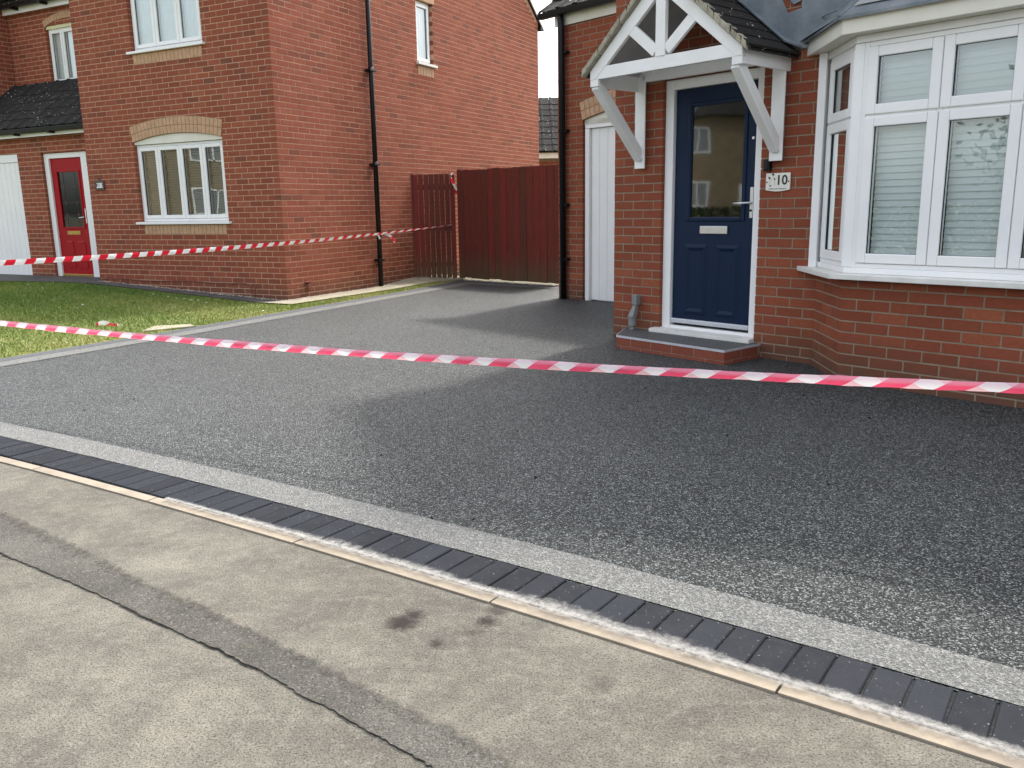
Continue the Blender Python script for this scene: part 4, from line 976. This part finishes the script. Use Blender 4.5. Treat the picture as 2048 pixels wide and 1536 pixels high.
window(T,-10.61,-9.23,2.262,3.36,Y1+.055,[-10.15,-9.69],M['net'],'curtain',name='window',label='upper white window with net curtains, cut by the top of the picture')
sillbox(T,-10.68,-9.17,Y1-.05,Y1+.10,2.222,2.262,'upvc')
soldiers(W12,-10.60,-9.24,Y1,2.075,2.215,M['buff'])
arch(W12,-9.92,3.36,.7,.08,Y1,2,M['buff'],n=18)
# side window in the gable wall
def XS_(a,y,z): return (-8.03-y,Y1+a,z)
window(T,3.45,3.92,2.365,3.33,.06,[],M['net'],'curtain',X=XS_,name='window',label='narrow white side window high in the gable wall')
ss=MB(); ss.box(-8.03-.09,-8.03+.05,Y1+3.40,Y1+3.98,2.325,2.362); ss.build('window_sill',M['stonecap'],T,bev=.003)
soldiers(W12,3.44,3.93,0,2.165,2.315,M['buff'],dirv=(0,1),p0=(-8.03-.046,Y1))
MB().box(-8.10,-8.02,Y1+3.38,Y1+3.99,3.335,3.48).build('window_lintel',M['buff'],T)
# downpipe on gable wall
dq=MB(); dq.tube([(-7.965,Y1+2.06,-1.20),(-7.965,Y1+2.06,4.9)],.037,12); DQ=dq.build('downpipe',M['blackpl'],T,smooth=True,label='tall black downpipe on the gable wall')
for z in(2.05,.68,-.77): MB().box(-8.03,-7.92,Y1+1.99,Y1+2.13,z-.016,z+.016).build('pipe_clip',M['blackpl'],DQ,bev=.004)
dc=MB(); dc.tube([(-7.965,Y1+2.06,.66),(-7.965,Y1+2.06,.72)],.043,12)
dc.tube([(-7.965,Y1+2.06,2.03),(-7.965,Y1+2.06,2.09)],.043,12); dc.build('pipe_collar',M['blackpl'],DQ,smooth=True)
# main roof over the wing: ridge runs along the facade
rf=MB(); yr=Y1+4.015; ov=.32
rf.prism([(-12.1,Y1-ov,3.75-ov*.74+.05),(-7.90,Y1-ov,3.75-ov*.74+.05),(-7.90,yr,APEX+.05),(-12.1,yr,APEX+.05)],(0,0,.06)); rf.prism([(-12.1,YE+.16,3.75-.16*.74+.05),(-7.985,YE+.16,3.75-.16*.74+.05),(-7.985,yr,APEX+.05),(-12.1,yr,APEX+.05)],(0,0,.03))
RF=rf.build('main_roof',M['tile'],T)
MB().prism([(-7.984,YE+.16,3.75-.13),(-7.984,YE+.16,3.75-.085),(-7.984,yr,APEX+.06),(-7.984,yr,APEX+.015)],(.02,0,0)).build('barge_board',M['upvc'],RF)
MB().box(-8.10,-7.975,YE+.03,YE+.19,3.61,3.67).build('gutter_end',M['blackpl'],RF)
MB().box(-12.1,-8.0,Y1-ov,Y1-.001,3.60,3.62).build('soffit_board',M['upvc'],RF)
# lean-to roof over the red door and garage
tp_=math.atan2(2.06-1.40,.78)
lt=MB(); lt.prism([(-17.0,YD-.16,1.385),(-11.86,YD-.16,1.385),(-11.86,YU-.002,1.385+(YU-YD+.16)*math.tan(tp_)),(-17.0,YU-.002,1.385+(YU-YD+.16)*math.tan(tp_))],(0,0,.02))
LT=lt.build('lean_to_roof',M['tile'],T,label='dark tiled lean-to roof above the red door')
tiles(LT,(-16.95,YD-.20,1.385),(1,0),(0,1),tp_,17,5,gauge=.25)
MB().box(-17.0,-11.86,YD-.13,YD-.115,1.275,1.385).build('fascia_board',M['upvc'],LT)
MB().prism([(-17.,YD-.235,1.40),(-17.,YD-.22,1.325),(-17.,YD-.15,1.325),(-17.,YD-.135,1.40)],(5.12,0,0)).build('gutter',M['blackpl'],LT,bev=.008)
for x in(-15.9,-14.95,-14.0,-13.1): MB().box(x,x+.05,YD-.24,YD-.13,1.30,1.335).build('gutter_bracket',M['blackpl'],LT)
MB().prism([(-15.45,YU-.16,2.0),(-11.86,YU-.16,2.0),(-11.86,YU-.006,2.14),(-15.45,YU-.006,2.14)],(0,-.006,.02)).build('lead_flashing',M['lead'],LT)
# upper recessed part
arch(W12,-13.89,3.23,.56,.11,YU,2,M['buff'],n=15) if False else arch(W12,-13.89,3.22,.56,.10,YU,1,M['buff'],n=15).build('arch_mortar',M['mortarbuff'],W12)
tympanum(-13.89,3.22,.56,.10,YU+.02,3.185).build('window_head',M['yellow'],T)
window(T,-14.43,-13.35,2.262,3.20,YU+.055,[-14.07,-13.71],M['net'],'curtain',name='window',label='small upper window of the recessed part under a pale yellow head board')
sillbox(T,-14.53,-13.28,YU-.05,YU+.1,2.225,2.262,'upvc')
soldiers(W12,-14.48,-13.30,YU,2.09,2.22,M['buff'])
ur=MB(); ur.prism([(-15.6,YU-.25,3.62),(-11.86,YU-.25,3.62),(-11.86,YU+2.5,5.4),(-15.6,YU+2.5,5.4)],(0,0,.05)); UR=ur.build('upper_roof',M['tile'],T)
tiles(UR,(-15.6,YU-.28,3.66),(1,0),(0,1),math.atan2(1.78,2.75),12,3)
MB().box(-15.42,-11.86,YU-.10,YU-.085,3.50,3.63).build('fascia_board',M['upvc'],UR)
MB().prism([(-15.75,YU-.24,3.68),(-15.75,YU-.22,3.58),(-15.75,YU-.13,3.58),(-15.75,YU-.11,3.68)],(3.88,0,0)).build('gutter',M['blackpl'],UR,bev=.008)
for x in(-15.0,-14.2,-13.4): MB().box(x,x+.05,YU-.245,YU-.10,3.545,3.59).build('gutter_bracket',M['blackpl'],UR)
# red door
ry=YD+.045; Rx0,Rx1=-13.675,-12.545
rd=MB(); rd.box(Rx0,Rx0+.115,ry,ry+.07,-1.085,1.01); rd.box(Rx1-.20,Rx1,ry,ry+.07,-1.085,1.01); rd.box(Rx0+.1155,Rx1-.2005,ry,ry+.07,.925,1.01)
RD=rd.build('door',M['upvc'],T,bev=.005,label='red front door with diamond leaded glass in a white frame')
a0,a1=Rx0+.118,Rx1-.203; g0,g1,gb,gt_=a0+.15,a1-.13,-.20,.70; ly=ry+.03
lf=MB()
for b in((a0,g0,-1.03,.922),(g1,a1,-1.03,.922),(g0,g1,gt_,.922),(g0,g1,-1.03,gb)): lf.box(b[0],b[1],ly,ly+.04,b[2],b[3])
lf.build('door_leaf',M['red'],RD)
gl=MB(); frame_ring(gl,g0-.03,g1+.03,gb-.03,gt_+.03,.03,ly-.012,ly+.01); gl.build('glazing_bead',M['red'],RD,bev=.006)
MB().add([(g0,ly+.01,gb),(g1,ly+.01,gb),(g1,ly+.01,gt_),(g0,ly+.01,gt_)],[(0,1,2,3)]).build('pane',M['glassdoor'],RD)
MB().box(g0,g1,ly+.04,ly+.045,gb,gt_).build('pane_backing',simple('grey_obscured_backing',(.10,.105,.10),(.07,.08,.08),2,.4),RD)
dmm=MB()
for zz in(.46,.20,-.0):
    for xx in(g0+.12,g1-.12):
        dmm.prism([(xx-.026,ly+.006,zz),(xx,ly+.006,zz-.042),(xx+.026,ly+.006,zz),(xx,ly+.006,zz+.042)],(0,.003,0))
    dmm.box(g0,g1,ly+.007,ly+.009,zz-.003,zz+.003)
for xx in(g0+.12,g1-.12): dmm.box(xx-.003,xx+.003,ly+.0065,ly+.0095,gb,gt_)
dmm.build('leaded_diamonds',simple('dark_red_glass',(.05,.012,.015)),RD)
lp=MB(); frame_ring(lp,a0+.24,a1-.24,-.325,-.265,.014,ly-.012,ly-.001); lp.build('letter_plate',M['brass'],RD)
MB().box(a0+.25,a1-.25,ly-.008,ly-.001,-.31,-.28).build('letter_flap',M['brass'],RD)
for (p,r) in((a0+.17,a0+.34),(a1-.34,a1-.17)): MB().prism([(p,ly-.0,-.43),(r,ly-.0,-.43),(r-.02,ly-.014,-.46),(p+.02,ly-.014,-.46)],(0,.004,-.0)).build('raised_panel',M['red'],RD); 
for (p,r) in((a0+.15,a0+.35),(a1-.35,a1-.15)): MB().box(p,r,ly-.008,ly,-.88,-.47).build('raised_panel',M['red'],RD,bev=.006)
MB().box(a0,a1,ly-.026,ly-.001,-1.03,-.985).build('weather_bar',M['brass'],RD,bev=.006)
hl=MB(); hl.tube([(a1-.05,ly-.05,-.04),(a1-.17,ly-.05,-.05)],.009,8); hl.box(a1-.062,a1-.036,ly-.012,ly,-.14,.10); hl.build('handle',M['chrome'],RD)
MB().box(Rx0-.05,Rx1+.02,YD-.06,YD+.1,-1.128,-1.086).build('door_sill',M['upvc'],RD,bev=.004)
MB().box(Rx0-.02,Rx1+.02,YD+.12,YD+.13,-1.1,1.05).build('door_backing',M['dark'],RD)
# its white garage door
gg=MB(); gg.box(-16.9,-14.32,YD+.02,YD+.08,.90,1.03); GG=gg.build('garage_door',M['upvc'],T,bev=.004,label='white garage door at the left edge of the picture')
for i in range(18): MB().box(-14.32-.14*(i+1)+.003,-14.32-.14*i-.003,YD+.035,YD+.06,-1.15,.895).build('panel_board',M['upvc'],GG,bev=.004)
MB().box(-16.9,-14.32,YD+.065,YD+.07,-1.2,1.0).build('door_backing',M['upvc'],GG)
# number 12 plaque
s2=thing('house_number_sign','small ornate dark framed sign reading N 12 on the wall between red door and window','sign',A12,(-11.60,8.798,.44))
fr=MB(); frame_ring(fr,-11.71,-11.50,.365,.50,.03,8.775,8.797); fr.prism([(-11.63,8.78,.50),(-11.58,8.78,.50),(-11.605,8.78,.535)],(0,.015,0)); fr.build('sign_frame',simple('dark_iron_frame',(.05,.025,.02),(.12,.10,.09),60,.6),s2,bev=.004)
for x0 in(-11.679,-11.627,-11.575): MB().box(x0,x0+.048,8.785,8.796,.396,.469).build('number_tile',M['upvc'],s2)
for ch,x in(('N',-11.655),('1',-11.602),('2',-11.55)): text(ch,.062,x,.432,8.784,s2,M['black'],'numeral')
# cable along the brickwork and boss in the gable wall
cb=MB(); pts=[(-11.8+.3*i,8.79,-.985+.008*math.sin(i*1.3)) for i in range(10)]+[(-8.95,8.79,-.985),(-8.78,8.79,-.985),(-8.70,8.785,-1.0),(-8.68,8.785,-1.05),(-8.67,8.78,-1.13),(-8.62,8.78,-1.15),(-8.59,8.78,-1.10),(-8.60,8.78,-1.05),(-8.64,8.785,-1.04)]
cb.tube(pts,.006,6); cb.build('cable',M['terracotta'],org=(-10,8.8,GZ+.12),ang=A12,smooth=True,label='thin brown cable clipped low along the front wall, looping at its end',cat='cable')
bo=MB(); bo.tube([(-8.03,Y1+.42,-1.04),(-7.985,Y1+.42,-1.04)],[.045,.035],10); bo.box(-8.03,-7.99,Y1+.36,Y1+.48,-.985,-.97); bo.build('pipe_boss',M['terracotta'],org=(-8.0,9.2,GZ+.1),ang=A12,label='brown terracotta pipe boss low on the gable wall near the corner',cat='pipe boss')

# ================================================================== fence and gate
def board_fence(name,label,cat,p,r,n,top,boff,lap,gap,thk=.018):
    p=Vector(p);r=Vector(r);L=(r-p).length; ang=math.atan2((r-p).y,(r-p).x)
    c,s=math.cos(-ang),math.sin(-ang); o=(c*p.x-s*p.y,s*p.x+c*p.y)
    t=thing(name,label,cat,ang,(o[0],o[1],GZ)); bw=L/n
    me=boxmesh('fence_board',bw-abs(gap),thk,top-GZ-.05,M['fence'],.003)
    for i in range(n):
        place('board',me,t,(o[0]+bw*(i+.5),o[1]+random.uniform(-.003,.003),(top+GZ+.05)/2+random.uniform(-.008,.008)),rot=(0,random.uniform(-.003,.003),lap))
    if lap:
        for i in range(1,n): MB().box(o[0]+bw*i-.02,o[0]+bw*i+.02,o[1]+thk/2+.003,o[1]+thk/2+.012,GZ+.06,top-.02).build('cover_strip',M['fence'],t)
    for z in(GZ+.25,GZ+.85,top-.25): MB().box(o[0],o[0]+L,o[1]+thk/2+.014,o[1]+thk/2+.06,z,z+.08).build('rail',M['fence'],t)
    return t,o,L
FT,fo,fL=board_fence('wooden_fence','tall red-brown closeboard fence panel between gate and set-back garage','fence',(-.87,14.60),(.80,13.06),16,.625,0,.03,.007)
MB().box(fo[0]-.03,fo[0]+.05,fo[1]+.03,fo[1]+.11,GZ,.64).build('post',M['fence'],FT)
GT_,go,gL=board_fence('wooden_gate','slatted red-brown side gate with light showing between its boards, against the gable wall','gate',(-1.59,14.30),(-.91,14.56),8,.565,0,0.,.009)
MB().box(go[0]-.06,go[0]-.005,go[1]-.02,go[1]+.05,GZ,.575).build('gate_post',M['fence'],GT_)
# debris line at fence foot
db=MB()
for i in range(160):
    t=random.random(); x=-.87+1.65*t; y=14.56-1.52*t-abs(random.gauss(0,.03)); k=5; r=random.uniform(.008,.028)
    db.add([(x,y,GZ+.016+r*.7)]+[(x+r*math.cos(1.257*j)*1.3,y+r*math.sin(1.257*j),GZ+.016) for j in range(k)],[(0,1+j,1+(j+1)%k) for j in range(k)])
db.build('broken_mortar',M['gravel'],org=(0,13.8,GZ),label='crumbs of pale mortar and earth along the foot of the fence',cat='rubble',kind='stuff')

# ================================================================== barrier tapes
def tape(name,pts,w,mat,label,roll,phase=0,segs=240,bulge=.004,cat='tape',group=None,ext=None):
    P=np.array(pts,float); d=np.r_[0,np.cumsum(np.linalg.norm(np.diff(P,axis=0),axis=1))]
    t=np.linspace(0,d[-1],segs); 
    cf=[np.polyfit(d,P[:,k],min(3,len(pts)-1)) for k in range(3)]; Q=np.stack([np.polyval(c,t) for c in cf],1)
    if ext:
        e0=(Q[0]-Q[3]); e0/=np.linalg.norm(e0); e1=(Q[-1]-Q[-4]); e1/=np.linalg.norm(e1); st_=t[1]-t[0]; na,nb=int(ext[0]/st_),int(ext[1]/st_)
        Q=np.concatenate([[Q[0]+e0*st_*(na-i) for i in range(na)],Q,[Q[-1]+e1*st_*(i+1) for i in range(nb)]]) if nb else np.concatenate([[Q[0]+e0*st_*(na-i) for i in range(na)],Q])
        t=np.arange(len(Q))*st_-na*st_; segs=len(Q); tl_=d[-1]
    mb=MB(); k=5; al=[];ac=[]
    for i in range(segs):
        T_=Vector(Q[min(i+1,segs-1)]-Q[max(i-1,0)]).normalized(); up=Vector((0,0,1)); nrm=T_.cross(up).normalized(); up=nrm.cross(T_)
        if nrm.y>0: nrm=-nrm
        r=roll(t[i]/d[-1]); wd=up*math.cos(r)+nrm*math.sin(r); nn=nrm*math.cos(r)-up*math.sin(r)
        ww=w(t[i]/d[-1]) if callable(w) else w
        for j in range(k):
            v=j/(k-1); wob=.0022*math.sin(t[i]*23+v*4)+.0014*math.sin(t[i]*61-v*6)+.001*math.sin(t[i]*131+v*3)
            q_=Vector(Q[i])+wd*((v-.5)*ww)+nn*(bulge*(1-(2*v-1)**2)+wob); mb.v.append(tuple(q_)); al.append(t[i]+phase); ac.append(v)
    for i in range(segs-1):
        for j in range(k-1): mb.f.append((i*k+j,i*k+j+1,(i+1)*k+j+1,(i+1)*k+j)); mb.t.append(0)
    mb.at['along']=('POINT',al); mb.at['across']=('POINT',ac)
    o0=tuple(Q[segs//2]); return mb.build(name,mat,org=o0,smooth=True,label=label,cat=cat,group=group)
NP=[(-4.6,6.14,-.655),(-3.334,5.457,-.679),(-2.073,4.779,-.696),(-1.023,4.214,-.692),(.002,3.663,-.677),(.371,3.465,-.668),(.918,3.171,-.649),(1.381,2.922,-.633),(1.714,2.743,-.623),(2.4,2.37,-.59)]
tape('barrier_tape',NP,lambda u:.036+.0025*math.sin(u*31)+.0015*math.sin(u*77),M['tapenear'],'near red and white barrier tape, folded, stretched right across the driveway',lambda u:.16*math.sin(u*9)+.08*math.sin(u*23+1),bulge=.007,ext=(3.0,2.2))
FPt=[(-5.6,6.3,-.40),(-4.745,7.897,-.422),(-4.286,8.775,-.440),(-3.812,9.682,-.439),(-3.188,10.875,-.413),(-2.574,12.051,-.40),(-2.014,13.124,-.358),(-1.6,13.7,-.335),(-.95,14.55,-.27)]
tape('barrier_tape',FPt,lambda u:.052,M['tapefar'],'far red and white barrier tape running along the lawn to the side gate',lambda u:.15+1.15*max(0,u-.45)*1.6,phase=.07,ext=(3.0,0))
def scrap(name,pts,w,label,cat='tape scrap'):
    return tape(name,pts,w,M['tapefar'],label,lambda u:.6*math.sin(u*7),segs=40,bulge=.002,cat=cat)
scrap('tape_tail',[(-1.93,13.2,-.37),(-1.86,13.25,-.40),(-1.80,13.28,-.48),(-1.79,13.28,-.50)],.04,'loose knotted tail of tape hanging just right of the tall downpipe')
scrap('tape_tail',[(-2.03,13.05,-.37),(-2.0,13.06,-.40),(-1.99,13.06,-.43),(-1.985,13.06,-.44)],.03,'shorter loose end of tape hanging beside the tall downpipe')
scrap('tape_knot',[(-.93,14.5,.60),(-.96,14.47,.50),(-.92,14.47,.40),(-.90,14.47,.24)],.045,'scrap of red and white tape tied at the top of the fence post')
scrap('tape_scrap',[(-4.42,8.93,GZ+.05),(-4.36,8.95,GZ+.085),(-4.30,8.98,GZ+.05),(-4.22,8.99,GZ+.06)],.05,'crumpled piece of red and white tape lying on the lawn')

# ================================================================== house far behind, and what the glass reflects
def far(ang,org,label,name='brick_house'): return thing(name,label,'house',ang,org)
RH=far(0,(1.0,25.,GZ),'distant brick house with grey tiled roof glimpsed in the gap between the two houses')
MB().box(-5,8,25.9,33.5,-1.3,1.42).build('wall',M['brick12'],RH)
jb=MB()
for k in range(-2,34):
    z=-1.0+.075*k+.005
    if z>1.3 or z<.5: continue
    for (l,r) in courses(.3,2.6,k%2,0.): jb.add([(l,25.892,z),(r,25.892,z),(r,25.892,z+.065),(l,25.892,z+.065),(l,25.905,z),(r,25.905,z),(r,25.905,z+.065),(l,25.905,z+.065)],[(0,1,2,3),(3,2,6,7),(0,3,7,4),(1,5,6,2),(0,4,5,1)],random.random())
MB().box(.2,2.7,25.897,25.91,.4,1.42).build('mortar_bed',M['mortar10'],RH)
jb.build('bricks',M['brick10'],RH,kind='stuff')
rr=MB(); pr=math.radians(38); rr.prism([(-5.3,25.55,1.56),(8.3,25.55,1.56),(8.3,27.75,1.56+2.2*math.tan(pr)),(-5.3,27.75,1.56+2.2*math.tan(pr))],(0,0,.02)); rr.prism([(-5.3,29.95,1.56),(8.3,29.95,1.56),(8.3,27.75,1.56+2.2*math.tan(pr)),(-5.3,27.75,1.56+2.2*math.tan(pr))],(0,0,.02)); RR=rr.build('roof',M['tile'],RH)
tiles(RR,(.1,25.52,1.575),(1,0),(0,1),pr,8,9,gauge=.31)
MB().box(-5.2,8.2,25.62,25.64,1.40,1.56).build('fascia_board',M['cream'],RH)
def buff(cx,cy,label):
    ang=math.radians(90); o=far(ang,(cy,-cx,GZ),label,'buff_house'); x0,x1,y0,y1=cy-4.5,cy+4.5,-cx,-cx+8
    # local x = world y, local y = -world x ; front faces -local y = +world x
    MB().box(x0,x1,y0,y1,-1.3,3.9).build('wall',M['buffwall'],o)
    MB().prism([(x0-.3,y0-.3,3.85),(x0-.3,y1+.3,3.85),(x0-.3,(y0+y1)/2,6.9)],(9.6,0,0)).build('roof',M['tile'],o)
    for (a,z) in((x0+1.0,-.1),(x0+1.0,2.2),(x1-2.7,-.1),(x1-2.7,2.2)):
        f=MB(); frame_ring(f,a,a+1.6,z,z+1.15,.07,y0-.03,y0+.02); f.box(a+.5,a+.56,y0-.03,y0+.02,z,z+1.15); f.box(a+1.04,a+1.10,y0-.03,y0+.02,z,z+1.15); fo_=f.build('window',M['upvc'],o)
        MB().box(a+.07,a+1.53,y0-.008,y0-.004,z+.07,z+1.08).build('pane',M['greypl'],fo_)
    d=MB(); d.box(cy-.5,cy+.5,y0-.04,y0-.002,-1.22,.85); d.build('door',M['upvc'],o)
buff(-31.,2.0,'buff brick house across the street, seen reflected in the navy door glass')
def tree(x,y,h,r,label,n=5000):
    t=thing('tree',label,'tree',0,(x,y,GZ)); tk=MB(); tk.tube([(x,y,GZ),(x+.1,y,GZ+h*.4),(x,y+.1,GZ+h*.8)],[.16,.11,.04],8)
    for i in range(7):
        a=i*.9; tk.tube([(x,y,GZ+h*(.3+.06*i)),(x+r*.6*math.cos(a),y+r*.6*math.sin(a),GZ+h*(.5+.06*i))],[.05,.015],5)
    tk.build('trunk',M['bark'],t)
    mb=MB(); cl=[(random.gauss(0,.45),random.gauss(0,.45),random.uniform(-.8,1)) for _ in range(34)]
    for i in range(n):
        c=random.choice(cl); v=Vector((random.gauss(0,1),random.gauss(0,1),random.gauss(0,1)))*.17
        taper=1-.45*max(0,c[2]); p=Vector((x+(c[0]*taper+v.x)*r,y+(c[1]*taper+v.y)*r,GZ+h*.62+(c[2]*.42+v.z*.4)*h)); s_=.09; a=Vector((random.gauss(0,1),random.gauss(0,1),random.gauss(0,1))).normalized()*s_; b=a.orthogonal().normalized()*s_*.6
        k=len(mb.v); mb.v+=[tuple(p-a),tuple(p+b),tuple(p+a),tuple(p-b)]; mb.f.append((k,k+1,k+2,k+3)); mb.t.append(random.random())
    mb.build('crown',M['leaf'],t)
tree(-10.5,-3.6,6.2,2.0,'leafy tree across the street, reflected in the bay window top light')
hg=MB()
for i in range(16000):
    p=Vector((-13+random.gauss(0,.4),random.uniform(-14,6.5),GZ+random.uniform(0,1.15))); a=Vector((random.gauss(0,1),random.gauss(0,1),random.gauss(0,1))).normalized()*.07; b=a.orthogonal().normalized()*.05
    k=len(hg.v); hg.v+=[tuple(p-a),tuple(p+b),tuple(p+a),tuple(p-b)]; hg.f.append((k,k+1,k+2,k+3)); hg.t.append(random.random())
hg.build('hedge',M['leaf'],org=(-13,2.5,GZ),label='low green hedge across the street, reflected in door and window glass',cat='hedge')
